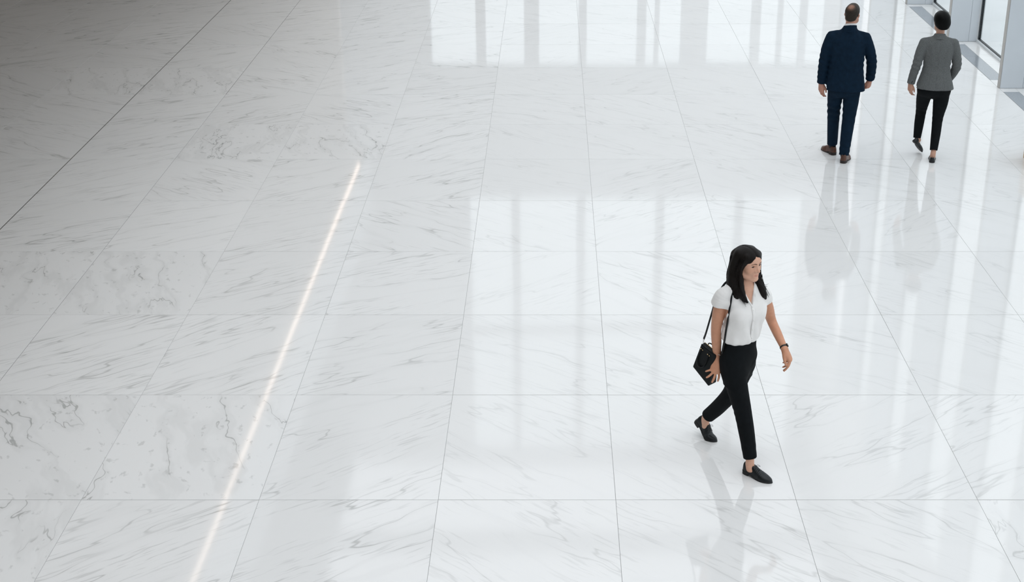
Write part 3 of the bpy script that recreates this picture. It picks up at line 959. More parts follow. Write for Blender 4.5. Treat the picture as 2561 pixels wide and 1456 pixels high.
def build_woman_blouse():
    root = empty('person', (1.30, 8.93, 0), -math.radians(135))
    tag(root, 'woman in a white blouse and black trousers striding right with a shoulder bag', 'person')
    Rh, th = rot3(2, 6, 0), np.array((0.030, 0.062, 1.547))
    shR, elR, wrR = (0.185, -0.019, 1.325), (0.172, -0.066, 1.057), (0.153, -0.060, 0.826)
    shL, elL, wrL = (-0.110, 0.108, 1.290), (-0.240, 0.094, 1.042), (-0.163, 0.274, 0.908)
    # --- body
    B = Field()
    torso = [(0.76, 0.047, 0.042, 0.110, 0.070, 0), (0.86, 0.047, 0.045, 0.118, 0.078, -2), (0.98, 0.045, 0.05, 0.112, 0.080, -8), (1.10, 0.042, 0.056, 0.118, 0.088, -15),
             (1.20, 0.040, 0.058, 0.132, 0.094, -20), (1.28, 0.038, 0.052, 0.140, 0.080, -23), (1.34, 0.038, 0.048, 0.115, 0.062, -23), (1.375, 0.038, 0.052, 0.070, 0.050, -20)]
    B.loft(torso, 0.03)
    B.chain([(0.04, 0.045, 1.375), (0.10, 0.015, 1.362), shR], [0.036, 0.032, 0.034], 0.03, 3)
    B.chain([(0.04, 0.05, 1.375), (-0.04, 0.08, 1.345), shL], [0.036, 0.032, 0.034], 0.03, 3)
    B.chain([(0.040, 0.050, 1.33), (0.036, 0.052, 1.40), (0.030, 0.054, 1.49)], [0.056, 0.048, 0.046], 0.025, 3)
    B.chain([shR, (0.178, -0.045, 1.19), elR, (0.163, -0.064, 0.95), wrR], [0.036, 0.044, 0.036, 0.034, 0.025], 0.02, 4)
    B.chain([shL, (-0.180, 0.100, 1.16), elL, (-0.204, 0.180, 0.975), wrL], [0.036, 0.040, 0.034, 0.031, 0.0235], 0.02, 4)
    # right hand spread over the bag
    def fing(pts, r):
        B.chain(pts, [r, r * 0.95, r * 0.88, r * 0.74], 0.004, 3)
    kn = [((0.176, -0.020, 0.742), 0.0088), ((0.190, -0.036, 0.738), 0.009), ((0.199, -0.050, 0.741), 0.0088), ((0.203, -0.064, 0.756), 0.0078)]
    for k, (p, r) in enumerate(kn):
        w = np.array(wrR) + np.array([0.004, 0.008, 0]) * (1.5 - k) * 0.8
        B.cone(w, p, 0.0155, 0.0118, 0.018)
    B.ell((0.177, -0.044, 0.782), (0.022, 0.035, 0.046), 0.022)
    fing([(0.176, -0.020, 0.742), (0.184, -0.012, 0.712), (0.189, -0.012, 0.694), (0.191, -0.014, 0.681)], 0.0088)
    fing([(0.190, -0.036, 0.738), (0.207, -0.034, 0.706), (0.216, -0.036, 0.688), (0.221, -0.040, 0.673)], 0.009)
    fing([(0.199, -0.050, 0.741), (0.220, -0.058, 0.723), (0.231, -0.066, 0.712), (0.238, -0.076, 0.703)], 0.0086)
    fing([(0.203, -0.064, 0.756), (0.217, -0.074, 0.751), (0.225, -0.082, 0.747), (0.231, -0.091, 0.742)], 0.0076)
    B.chain([(0.156, -0.042, 0.800), (0.150, -0.008, 0.772), (0.147, 0.003, 0.745), (0.150, 0.002, 0.722)], [0.018, 0.0155, 0.0115, 0.0085], 0.016, 3)
    # left hand hanging, fingers curled back
    hand_shape(B, wrL, (-0.10, 0.38, -0.60), (-0.35, 0.75, 0.40), (0.75, 0.45, 0.20), (46, 22, 14), 1.0, 4, 0.010)
    # legs and ankles (inside the trousers)
    B.chain([(0.11, 0.05, 0.80), (0.105, 0.09, 0.66), (0.092, 0.135, 0.48), (0.097, 0.195, 0.30), (0.104, 0.234, 0.14), (0.104, 0.238, 0.088), (0.103, 0.244, 0.06)], [0.060, 0.056, 0.046, 0.044, 0.031, 0.031, 0.030], 0.02, 3)
    B.chain([(-0.02, 0.038, 0.80), (-0.05, 0.0, 0.65), (-0.063, -0.088, 0.46), (-0.085, -0.215, 0.30), (-0.098, -0.315, 0.18), (-0.1, -0.332, 0.145), (-0.1, -0.330, 0.10)], [0.055, 0.052, 0.045, 0.043, 0.031, 0.031, 0.028], 0.02, 3)
    B.cone((0.103, 0.250, 0.05), (0.102, 0.335, 0.028), 0.026, 0.018, 0.02)
    B.cone((-0.1, -0.330, 0.085), (-0.1, -0.292, 0.035), 0.022, 0.016, 0.02)
    B.frame(Rh, th); head_shape(B); B.frame()
    me = B.mesh('body', [[(-0.29, 0.30, 0.0028)], [(-0.44, 0.43, 0.0028)], [(0.0, 0.16, 0.004), (0.16, 0.66, 0.009), (0.66, 0.93, 0.0026), (0.93, 1.38, 0.005), (1.38, 1.68, 0.0020)]])
    tint(me, skin_tint((0.66, 0.385, 0.275), (0.56, 0.265, 0.155), Rh, th, True))
    link('body', me, SKIN_A['skin'], root)
    face_parts(root, B, Rh, th, C_['brow'], (0.035, 0.02, 0.012))
    # --- blouse
    T = Field()
    bl = [(0.972, 0.047, 0.047, 0.122, 0.090, -4), (0.985, 0.047, 0.049, 0.138, 0.104, -5), (1.005, 0.047, 0.051, 0.145, 0.112, -6), (1.05, 0.045, 0.055, 0.143, 0.112, -10), (1.12, 0.043, 0.060, 0.143, 0.111, -16),
          (1.20, 0.040, 0.062, 0.152, 0.112, -20), (1.27, 0.038, 0.054, 0.156, 0.096, -23), (1.32, 0.038, 0.048, 0.140, 0.076, -23), (1.36, 0.038, 0.050, 0.098, 0.058, -22), (1.39, 0.038, 0.054, 0.062, 0.050, -20)]
    T.loft(bl, 0.02, power=2.15)
    T.ell((0.124, 0.098, 1.185), (0.056, 0.050, 0.058), 0.05)
    T.ell((0.000, 0.142, 1.185), (0.056, 0.050, 0.058), 0.05)
    T.chain([(0.06, 0.035, 1.375), (0.13, 0.005, 1.358), (0.180, -0.019, 1.325), (0.190, -0.034, 1.275), (0.190, -0.045, 1.235)], [0.034, 0.040, 0.050, 0.056, 0.056], 0.03, 4)
    T.chain([(0.02, 0.06, 1.375), (-0.05, 0.085, 1.340), (-0.105, 0.108, 1.295), (-0.136, 0.106, 1.240), (-0.150, 0.104, 1.205)], [0.034, 0.040, 0.048, 0.053, 0.053], 0.03, 4)
    hem_cut(T, (0.190, -0.044, 1.252), (0.06, -0.28, -0.95), 0.056, 0.02, 0.006)
    hem_cut(T, (-0.147, 0.105, 1.222), (-0.42, -0.03, -0.90), 0.053, 0.02, 0.006)
    solid = Field(); solid.ops = list(T.ops)
    SOLID['blouse'] = solid
    ax_f = np.array([math.sin(math.radians(16)), math.cos(math.radians(16)), 0]); ax_r = np.array([ax_f[1], -ax_f[0], 0])
    cN = np.array([0.040, 0.052, 0]); zA = 1.262
    def vneck(P):
        u = np.abs((P - cN) @ ax_r); v = (P - cN) @ ax_f
        z = P[..., 2] - zA
        d = np.maximum((u - z * 0.40) * 0.93, -v + 0.005)
        return np.maximum(d, -z)
    T.custom(vneck, (-0.1, 0.0, zA), (0.2, 0.3, 1.45), 0.003, 's')
    T.cone((0.036, 0.054, 1.365), (0.028, 0.056, 1.50), 0.058, 0.064, 0.004, 's')
    def bdisp(P):
        a = np.arctan2(P[..., 1] - 0.05, P[..., 0] - 0.045)
        low = np.clip((1.12 - P[..., 2]) / 0.15, 0, 1)
        d = 0.0022 * low * np.sin(a * 13 + 2.2 * bumpy(P, 6, 11)) + 0.0026 * bumpy(P * np.array([1, 1, 0.35]), 42, 5)
        d += folds(P, (0.165, 0.02, 1.22), 0.09, (0.6, 0.5, -0.6), 120, 0.0042)
        d += folds(P, (-0.10, 0.13, 1.20), 0.08, (-0.6, 0.5, -0.6), 130, 0.0040)
        d += folds(P, (0.06, 0.15, 1.08), 0.12, (0.9, 0.2, -0.35), 75, 0.0045)
        return d
    T.disp = bdisp
    me = T.mesh('blouse', [[(-0.26, 0.30, 0.0028)], [(-0.13, 0.24, 0.0028)], [(0.945, 1.44, 0.0028)]])
    blouse = link('blouse', me, C_['blouse'], root)
    # collar along the neckline, placket and buttons
    path = []
    for z, side in [(zA - 0.004, 1), (zA + 0.03, 1), (zA + 0.06, 1), (zA + 0.088, 1)]:
        u = (z - zA) * 0.40 + 0.004
        path.append(hit(solid, cN + ax_r * u + ax_f * 0.25 + np.array([0, 0, z]), -ax_f))
    path += [np.array((0.103, 0.050, 1.385)), np.array((0.078, 0.000, 1.402)), np.array((0.030, -0.018, 1.408)), np.array((-0.022, 0.020, 1.398)), np.array((-0.032, 0.072, 1.378))]
    for z in [zA + 0.088, zA + 0.06, zA + 0.03, zA - 0.004]:
        u = -((z - zA) * 0.40 + 0.004)
        path.append(hit(solid, cN + ax_r * u + ax_f * 0.25 + np.array([0, 0, z]), -ax_f))
    K = Field()
    cp = cr_points(path, 4)
    for i in range(len(cp) - 1):
        lift = 0.008
        a_, b_ = cp[i], cp[i + 1]
        K.cone(a_, b_, 0.0052, 0.0052, 0.002)
        out = (a_ - np.array([0.036, 0.054, a_[2]])); out[2] = 0; out /= np.linalg.norm(out) + 1e-9
        w = 0.020 * min(1.0, max(0.0, (a_[2] - zA - 0.015) / 0.04))
        K.cone(a_, a_ + out * w * 0.75 - np.array([0, 0, w * 0.55]), 0.0046, 0.0032, 0.004)
    me = K.mesh('collar', cube_axes((-0.10, -0.08, 1.20), (0.18, 0.26, 1.44), 0.0026))
    link('collar', me, C_['blouse'], blouse)
    pl = [hit(solid, cN + ax_r * (0.004 - 0.004) + ax_f * 0.25 + np.array([0, 0, z]), -ax_f) + ax_f * 0.0005 for z in np.linspace(zA - 0.006, 1.0, 12)]
    MB().tube(pl, (0.011, 0.0028) and [(0.0115, 0.0026)] * len(pl), 8, flat=ax_r).obj('placket', C_['blouse'], blouse)
    for z in (1.235, 1.165, 1.095, 1.03):
        p = hit(solid, cN + ax_f * 0.25 + np.array([0, 0, z]), -ax_f) + ax_f * 0.003
        MB().tube([p - ax_f * 0.001, p + ax_f * 0.0015], 0.0048, 12).obj('button', C_['button'], blouse)
    # --- trousers
    Q = Field()
    Q.loft([(0.68, 0.045, 0.042, 0.100, 0.050, 0), (0.72, 0.046, 0.042, 0.126, 0.076, 0), (0.77, 0.047, 0.042, 0.139, 0.090, 0), (0.82, 0.047, 0.043, 0.143, 0.096, 0), (0.87, 0.047, 0.046, 0.141, 0.098, -2), (0.935, 0.047, 0.048, 0.131, 0.096, -4), (1.02, 0.047, 0.050, 0.127, 0.097, -5)], 0.05)
    RL = [(0.118, 0.050, 0.83), (0.110, 0.085, 0.67), (0.094, 0.138, 0.48), (0.096, 0.192, 0.30), (0.103, 0.238, 0.13)]
    LL = [(-0.030, 0.036, 0.83), (-0.050, 0.0, 0.66), (-0.063, -0.088, 0.465), (-0.084, -0.205, 0.305), (-0.098, -0.318, 0.175)]
    Q.chain(RL, [0.076, 0.076, 0.062, 0.055, 0.047], 0.06, 4)
    Q.chain(LL, [0.074, 0.073, 0.061, 0.055, 0.051], 0.05, 4)
    Q.chain([(0.100, 0.186, 0.52), (0.098, 0.200, 0.46), (0.099, 0.244, 0.30), (0.104, 0.281, 0.13)], [0.002, 0.002, 0.002, 0.002], 0.012, 4)
    hem_cut(Q, (0.103, 0.236, 0.138), (0.0, 0.22, -0.97), 0.046, 0.03, 0.005)
    hem_cut(Q, (-0.096, -0.306, 0.187), (-0.09, -0.66, -0.75), 0.052, 0.03, 0.005)
    def qdisp(P):
        d = 0.0010 * bumpy(P * np.array([1, 1, 0.4]), 45, 21)
        d += folds(P, (0.094, 0.07, 0.47), 0.085, (0.1, 0.3, -1), 130, 0.002)
        d += folds(P, (0.11, 0.10, 0.74), 0.10, (0.7, 0.4, -0.8), 100, 0.0018)
        d += folds(P, (-0.055, -0.05, 0.50), 0.09, (0.2, 0.6, -0.8), 120, 0.0028)
        d += folds(P, (-0.05, 0.06, 0.76), 0.10, (-0.7, 0.4, -0.8), 100, 0.002)
        d += folds(P, (0.10, 0.23, 0.20), 0.07, (0, 0.3, -1), 100, 0.0010)
        return d
    Q.disp = qdisp
    me = Q.mesh('trousers', [[(-0.20, 0.25, 0.0036)], [(-0.42, 0.32, 0.0036)], [(0.08, 1.04, 0.0036)]])
    link('trousers', me, C_['black_cloth'], root)
    # --- shoes
    mats = (C_['black_leather'], C_['black_sole'], C_['lace'])
    shoe('shoe', root, 'oxford', rot3(0, -2), (0.100, 0.186, 0.0), 0.236, 1.0, 0, mats, 1)
    shoe('shoe', root, 'oxford', rot3(0, -2), (-0.100, -0.458, 0.0), 0.236, 1.0, 36, mats, -1)
    # --- watch on the left wrist
    d = np.array(wrL) - np.array((-0.204, 0.180, 0.975)); d /= np.linalg.norm(d)
    a = np.cross(d, (0.75, 0.45, 0.20)); a /= np.linalg.norm(a); b = np.cross(d, a)
    c = np.array(wrL) - d * 0.012
    ring = [c + a * 0.0262 * math.cos(t) + b * 0.0262 * math.sin(t) for t in np.linspace(0, 2 * math.pi, 33)]
    wt = MB().tube(ring, [(0.0075, 0.0022)] * 33, 8, caps=False, flat=d).obj('wristwatch', C_['watch'], root)
    o_ = -a if (-a) @ np.array((-0.35, 0.75, 0.40)) > 0 else a
    MB().tube([c + o_ * 0.026, c + o_ * 0.033], 0.0135, 20).obj('watch_dial', C_['dial'], wt)
    # --- hair
    g = lambda p: Rh @ np.array(p, float) + th
    Hh = Field(); Hh.frame(Rh, th)
    Hh.ell((0, -0.014, 0.030), (0.081, 0.104, 0.084), 0.01)
    Hh.ell((0, 0.022, 0.044), (0.071, 0.070, 0.063), 0.02)
    for sx in (1, -1):
        Hh.chain([(sx * 0.058, 0.040, 0.062), (sx * 0.078, 0.022, 0.010), (sx * 0.080, 0.004, -0.06), (sx * 0.080, 0.006, -0.13)], [0.016, 0.018, 0.024, 0.028], 0.02, 4)
        Hh.chain([(sx * 0.060, -0.03, 0.06), (sx * 0.072, -0.045, 0.0), (sx * 0.080, -0.050, -0.07), (sx * 0.088, -0.050, -0.15)], [0.03, 0.033, 0.036, 0.032], 0.03, 4)
        Hh.chain([(sx * 0.03, -0.09, 0.03), (sx * 0.034, -0.098, -0.05), (sx * 0.044, -0.098, -0.12), (sx * 0.052, -0.096, -0.19)], [0.03, 0.031, 0.034, 0.02], 0.03, 4)
    # lengths falling over the shoulders, right side in front, left side flicked out
    Hh.chain([(0.080, 0.006, -0.10), (0.083, 0.020, -0.15), (0.086, 0.042, -0.19), (0.080, 0.066, -0.225), (0.066, 0.088, -0.248)], [0.028, 0.031, 0.029, 0.020, 0.007], 0.02, 4)
    Hh.chain([(0.086, -0.03, -0.10), (0.094, -0.030, -0.145), (0.102, -0.02, -0.18), (0.104, 0.010, -0.215), (0.102, 0.03, -0.244)], [0.030, 0.031, 0.027, 0.021, 0.008], 0.02, 4)
    Hh.chain([(-0.078, 0.012, -0.10), (-0.080, 0.034, -0.145), (-0.086, 0.060, -0.190), (-0.094, 0.082, -0.235), (-0.104, 0.096, -0.262)], [0.024, 0.028, 0.030, 0.024, 0.009], 0.02, 4)
    Hh.chain([(-0.082, -0.02, -0.10), (-0.092, 0.004, -0.15), (-0.108, 0.034, -0.195), (-0.122, 0.056, -0.230)], [0.027, 0.029, 0.024, 0.010], 0.02, 4)
    Hh.ell((0.002, 0.116, -0.024), (0.064, 0.070, 0.096), 0.010, 's')              # face opening
    Hh.ell((0.0, 0.085, -0.14), (0.050, 0.085, 0.08), 0.012, 's')                 # throat
    Hh.frame()
    def hdisp(P):
        q = (P - th) @ Rh
        a = np.arctan2(q[..., 1] + 0.01, q[..., 0])
        lowr = np.clip((0.02 - q[..., 2]) / 0.1, 0.25, 1)
        d = 0.0009 * lowr * np.sin(a * 60 + 3 * bumpy(P, 12, 4) + q[..., 2] * 8)
        d += 0.005 * np.exp(-(q[..., 0] - 0.010) ** 2 / 0.00006) * (q[..., 2] > 0.06) * (q[..., 1] > -0.05)   # parting
        return d
    Hh.disp = hdisp
    me = Hh.mesh('hair', [[(-0.15, 0.19, 0.0024)], [(-0.10, 0.22, 0.0024)], [(1.24, 1.69, 0.0024)]])
    hair = link('hair', me, C_['dark_hair'], root)
    L = MB()
    r_ = random.Random(3)
    for i in range(260):
        sx = 1 if i % 2 else -1
        u = r_.random()
        y0 = 0.085 - 0.16 * u
        top = (0.012 + sx * 0.004, y0, 0.114 - 4.0 * (y0 + 0.0) ** 2 * (1 if y0 < 0 else 1.2))
        side = (sx * (0.086 - 0.03 * max(0, u - 0.6)), 0.040 - 0.135 * u, 0.045 - 0.02 * u)
        mid = (sx * (0.100 - 0.045 * max(0, u - 0.5)), 0.030 - 0.12 * u, -0.05)
        low = (sx * (0.109 - 0.04 * max(0, u - 0.5)), 0.048 - 0.140 * u, -0.145)
        fl = (0.010 + 0.02 * r_.random()) if sx < 0 else 0.0
        end = (sx * (0.106 + fl - 0.04 * max(0, u - 0.5) - (0.03 * (1 - u) if sx > 0 else 0)) + r_.gauss(0, 0.006), 0.108 - 0.19 * u + r_.gauss(0, 0.006), -0.215 - 0.045 * (1 - u) + r_.gauss(0, 0.008))
        j = lambda p, s=0.003: (p[0] + r_.gauss(0, s), p[1] + r_.gauss(0, s), p[2])
        pts = cr_points([g(j(top, 0.001)), g(j((0.55 * (top[0] + side[0]) , 0.5 * (top[1] + side[1]), 0.096 - 0.02 * u))), g(j(side)), g(j(mid)), g(j(low, 0.004)), g(end)], 5)
        n = len(pts)
        L.tube(list(pts)[9:], list(np.interp(np.linspace(0, 1, n - 9), [0, .3, .8, 1], [.0006, .0016, .0014, .0003])), 5)
    for i in range(16):                                                            # flyaway ends on the far side
        sx = -1
        y0 = 0.072 - 0.004 * i
        s0 = np.array((-0.086, y0 - 0.01, -0.09 - 0.008 * i)); s1 = s0 + np.array((-0.008, 0.004, -0.05)); s2 = s1 + np.array((-0.010 - 0.012 * r_.random(), 0.010, -0.030)); s3 = s2 + np.array((-0.022 - 0.012 * r_.random(), 0.006, -0.006 + 0.012 * r_.random()))
        pts = cr_points([g(s0), g(s1), g(s2), g(s3)], 5)
        L.tube(list(pts), list(np.interp(np.linspace(0, 1, len(pts)), [0, .5, 1], [.0016, .0018, .0004])), 5)
    L.obj('hair_locks', C_['dark_hair'], hair)
    MB().ball(g((0.078, -0.002, -0.040)), 0.0035).obj('earring', C_['pearl'], root)
    return root

# ------------------------------------------------------------------ shoulder bag
def build_bag():
    root = empty('handbag', (1.30, 8.93, 0), -math.radians(135))
    tag(root, 'black leather tote with gold studs hanging from the shoulder of the woman in white', 'handbag')
    rO, rI = 0.212, 0.130                    # outer and inner panel (distance to her right)
    # corners of the tilted outer panel (forward, up): back top, back bottom, front bottom, front top
    TL, BL, BR, TR = np.array((-0.176, 0.912)), np.array((-0.228, 0.722)), np.array((-0.075, 0.622)), np.array((-0.046, 0.868))
    m = MB()
    def pt(s, t, w):
        """s along the bag, t down, w across (0 outer, 1 inner)"""
        top = TL + (TR - TL) * s; bot = BL + (BR - BL) * s
        q = top + (bot - top) * t
        th_ = 0.5 + 0.5 * min(1, t * 1.25)                    # narrower at the top
        mid = (rO + rI) / 2
        r = mid + (0.5 - w) * (rO - rI) * th_
        return (r, q[0], q[1])
    n, k = 10, 10
    def rounded(s, t, w):
        return pt(s, t, w)
    vs, fs = [], []
    prof = [(0.0, 0.0), (0.04, -0.0), (0.5, 0.02)]
    F = Field()
    # solid bag as a field: tapered box cut by its own planes
    planes = []
    def plane(a, b, c, inside):
        a, b, c = map(np.array, (a, b, c))
        nn = np.cross(b - a, c - a); nn /= np.linalg.norm(nn)
        if (np.array(inside) - a) @ nn > 0: nn = -nn
        planes.append((a, nn))
    cen = pt(0.5, 0.5, 0.5)
    plane(pt(0, 0, 0), pt(1, 0, 0), pt(0, 1, 0), cen); plane(pt(0, 0, 1), pt(1, 0, 1), pt(0, 1, 1), cen)
    plane(pt(0, 0, 0), pt(0, 1, 0), pt(0, 0.5, 1), cen); plane(pt(1, 0, 0), pt(1, 1, 0), pt(1, 0.5, 1), cen)
    plane(pt(0, 1, 0), pt(1, 1, 0), pt(0, 1, 1), cen); plane(pt(0, 0, 0), pt(1, 0, 0), pt(0, 0, 1), cen)
    def solid(P):
        ds = np.stack([(P - a) @ nn for a, nn in planes], -1) + 0.009
        o = np.sqrt((np.maximum(ds, 0) ** 2).sum(-1)); return o + np.minimum(ds.max(-1), 0) - 0.009
    F.custom(solid, (0.10, -0.25, 0.60), (0.24, -0.02, 0.93), 0.002)
    # hollow mouth between the two panels
    a0, a1 = np.array(pt(0.03, -0.01, 0.5)), np.array(pt(0.97, -0.01, 0.5))
    F.cone(a0 + (0, 0, 0.004), a1 + (0, 0, 0.004), 0.010, 0.010, 0.003, 's')
    me = F.mesh('bag_body', cube_axes((0.10, -0.26, 0.59), (0.25, -0.01, 0.94), 0.0028))
    body = link('bag_body', me, C_['bag'], root)
    # gold zip along the mouth, piping
    z0, z1 = np.array(pt(0.04, 0.0, 0.78)), np.array(pt(0.98, 0.0, 0.78))
    MB().tube([z0 + (0, 0, 0.004), (z0 + z1) / 2 + (0, 0, 0.005), z1 + (0, 0, 0.004)], 0.0024, 8).obj('zip', C_['gold'], body)
    MB().tube([np.array(pt(0.02, 0, 0.02)) + (0.001, 0, 0), np.array(pt(0.98, 0, 0.02)) + (0.001, 0, 0)], 0.0018, 6).obj('piping', C_['bag'], body)
    # two carry handles, the outer one hanging down the panel
    def handle(w, out, s0, s1, drop):
        a, b = np.array(pt(s0, 0.14, w)), np.array(pt(s1, 0.14, w))
        e = np.array((out, 0, 0))
        pts = [a + e * 0.4, a + (np.array(pt(s0 - 0.05, 0.45, w)) - a) + e * 1.2, np.array(pt(s0 + 0.02, drop - 0.06, w)) + e, np.array(pt((s0 + s1) / 2 - 0.06, drop, w)) + e, np.array(pt(s1 - 0.12, drop - 0.10, w)) + e, np.array(pt(s1 - 0.03, 0.45, w)) + e * 1.2, b + e * 0.4]
        h = MB().tube(list(cr_points(pts, 6)), 0.0046, 8).obj('handle', C_['bag'], root)
        for p in (a, b):
            for dx in (-0.008, 0.008):
                q = p + np.array((0, dx, -dx * 0.4)) + e * 0.5
                MB().tube([q, q + e * 0.5], 0.0042, 10).obj('stud', C_['gold'], h)
    handle(0.0, 0.006, 0.16, 0.62, 0.72)
    mid = [np.array(pt(s, t, 1.0)) + (-0.004, 0, 0) for s, t in ((0.22, 0.10), (0.24, -0.05), (0.42, -0.10), (0.62, -0.05), (0.66, 0.10))]
    MB().tube(list(cr_points(mid, 5)), 0.0042, 8).obj('handle', C_['bag'], root)
    # shoulder strap in two runs with metal clips
    view = np.array((0.73, 0.55, 0.41))
    run = [(0.150, 0.034, 1.325), (0.150, 0.026, 1.251), (0.150, 0.018, 1.20), (0.150, 0.012, 1.142), (0.150, 0.0, 1.048), (0.150, -0.006, 0.985)]
    front = [(0.110, 0.006, 1.412)] + [hit(SOLID['blouse'], np.array(q) + view * 0.25, -view, 0.45) + view * 0.004 for q in run] + [(0.186, 0.012, 0.945), (0.178, -0.004, 0.875)]
    rear = [(0.110, 0.006, 1.412), (0.116, -0.040, 1.396), (0.126, -0.078, 1.335), (0.142, -0.108, 1.24), (0.164, -0.126, 1.12), (0.178, -0.148, 1.00), (0.175, -0.168, 0.945)]
    path = list(cr_points(rear[::-1] + front[1:], 6))
    MB().tube(path, [(0.0095, 0.0018)] * len(path), 8, flat=(0.25, 0.95, 0.0)).obj('shoulder_strap', C_['bag'], root)
    for (p, q) in ((rear[-1], pt(0.03, 0.0, 0.5)), (front[-1], pt(0.97, 0.0, 0.5))):
        p, q = np.array(p), np.array(q)
        c = MB()
        for i in range(3):
            t0, t1 = i / 3, (i + 1) / 3
            mid_ = p + (q - p) * (t0 + t1) / 2; h = (q - p) / 6.0 * 1.25
            sd = np.array((0.004, 0, 0)) if i % 2 else np.array((0, 0.004, 0))
            lp = [mid_ - h, mid_ - h * 0.4 + sd, mid_ + h * 0.4 + sd, mid_ + h, mid_ + h * 0.4 - sd, mid_ - h * 0.4 - sd, mid_ - h]
            c.tube(lp, 0.0013, 6)
        c.obj('strap_clip', C_['silver'], root)
    return root

build_woman_blouse()
build_bag()

# ------------------------------------------------------------------ man in the navy suit, seen from behind
def build_man():
    root = empty('person', (3.36, 15.88, 0), -math.radians(10))
    tag(root, 'man in a navy suit and brown shoes walking away beside the woman in grey', 'person')
    Rh, th = rot3(2, 15, 0), np.array((0.022, 0.030, 1.703))
    shR, elR, wrR = (0.195, 0.005, 1.452), (0.285, 0.050, 1.190), (0.286, 0.135, 0.935)
    shL, elL, wrL = (-0.190, 0.0, 1.455), (-0.248, -0.005, 1.185), (-0.262, -0.005, 0.900)
    B = Field()
    B.loft([(0.86, 0, 0, 0.15, 0.105), (1.0, 0, 0, 0.15, 0.10), (1.2, 0, 0, 0.165, 0.11), (1.38, 0, 0, 0.175, 0.105), (1.47, 0, 0, 0.12, 0.075), (1.52, 0, 0.005, 0.07, 0.06)], 0.03)
    for S_, E_, W_ in ((shR, elR, wrR), (shL, elL, wrL)):
        B.chain([(0, 0, 1.46), S_], [0.05, 0.036], 0.03, 1)
        B.chain([S_, E_, W_], [0.036, 0.043, 0.029], 0.02, 4)
    B.chain([(0, 0.0, 1.47), (0.008, 0.008, 1.56), (0.018, 0.018, 1.65)], [0.064, 0.058, 0.058], 0.02, 3)
    hand_shape(B, wrL, (0.06, 0.10, -1.0), (-0.55, -0.80, 0.0), (0.80, -0.45, 0.0), (18, 26, 18), 1.04, 3, 0.0)
    hand_shape(B, wrR, (-0.12, 0.10, -1.0), (0.75, -0.60, 0.0), (-0.6, -0.7, 0.2), (55, 60, 30), 1.04, 2, 0.012)
    B.chain([(0.085, 0, 0.92), (0.08, 0.02, 0.50), (0.058, -0.080, 0.12), (0.056, -0.082, 0.07)], [0.08, 0.052, 0.036, 0.036], 0.02, 3)
    B.chain([(-0.085, 0, 0.92), (-0.093, 0.11, 0.53), (-0.075, 0.205, 0.14), (-0.072, 0.215, 0.08)], [0.08, 0.052, 0.036, 0.036], 0.02, 3)
    B.frame(Rh, th); head_shape(B, False); B.frame()
    me = B.mesh('body', [[(-0.34, 0.38, 0.0038)], [(-0.16, 0.32, 0.0038)], [(0.04, 0.72, 0.012), (0.72, 0.98, 0.0032), (0.98, 1.50, 0.012), (1.50, 1.84, 0.0032)]])
    tint(me, skin_tint((0.50, 0.275, 0.20), (0.42, 0.20, 0.14), Rh, th, False))
    link('body', me, SKIN_A['skin'], root)
    face_parts(root, B, Rh, th, C_['brow'], (0.05, 0.05, 0.05))
    # hair, thin at the crown
    Hh = Field(); Hh.frame(Rh, th)
    Hh.ell((0, -0.014, 0.030), (0.0800, 0.1015, 0.087), 0.01)
    Hh.ell((0, 0.030, 0.058), (0.066, 0.062, 0.062), 0.02)
    Hh.ell((0, -0.060, -0.030), (0.062, 0.045, 0.055), 0.02)
    Hh.cut((0, -0.012, -0.012), (0, 0.62, -0.78), 0.006)
    Hh.ell((0, 0.115, -0.01), (0.062, 0.055, 0.085), 0.01, 's')
    Hh.frame()
    Hh.disp = lambda P: 0.0016 * bumpy(P, 260, 8) + 0.0012 * bumpy(P, 120, 9)
    me = Hh.mesh('hair', cube_axes((-0.08, -0.10, 1.58), (0.13, 0.17, 1.85), 0.003))
    crown = Rh @ np.array((-0.004, -0.074, 0.088)) + th
    def hc(P):
        w = np.exp(-(((P - crown) ** 2).sum(1) / 0.038 ** 2) ** 1.6)[:, None] * 0.8
        q = (P - th) @ Rh
        f = np.clip((q[:, 1] + 0.02) / 0.09, 0, 1)[:, None] * np.clip((q[:, 2] - 0.02) / 0.06, 0, 1)[:, None]
        c = np.array((0.024, 0.019, 0.014)) * (1 - f) + np.array((0.10, 0.078, 0.052)) * f
        return c * (1 - w) + np.array((0.36, 0.19, 0.13)) * w
    tint(me, hc)
    link('hair', me, tinted('short_brown_hair', 0.55, bump=0.6, bscale=60, noise=0.3, nscale=120, spec=0.2), root)
    # shirt collar
    Sc = Field()
    Sc.cone((0.004, 0.002, 1.53), (0.013, 0.014, 1.600), 0.069, 0.0645, 0.003)
    Sc.cut((0.011, 0.012, 1.596), (-0.05, 0.30, 0.95), 0.002); Sc.cut((0, 0, 1.50), (0, 0, -1))
    me = Sc.mesh('shirt_collar', cube_axes((-0.09, -0.09, 1.49), (0.10, 0.10, 1.64), 0.0034))
    link('shirt_collar', me, C_['shirt'], root)
    # jacket
    J = Field()
    J.loft([(0.845, 0.004, -0.004, 0.226, 0.142), (0.92, 0.003, -0.004, 0.220, 0.140), (1.02, 0, -0.002, 0.206, 0.133), (1.13, 0, 0, 0.196, 0.127), (1.25, 0, 0, 0.199, 0.128), (1.36, 0, 0, 0.205, 0.124),
            (1.43, 0.0, 0, 0.200, 0.108), (1.475, 0.0, 0, 0.160, 0.085), (1.515, 0.002, 0.0, 0.105, 0.073), (1.565, 0.007, 0.006, 0.074, 0.070)], 0.02, power=2.35)
    J.chain([(0.05, 0.0, 1.496), (0.13, 0.0, 1.488), (0.206, 0.004, 1.474)], [0.034, 0.034, 0.030], 0.02, 3)
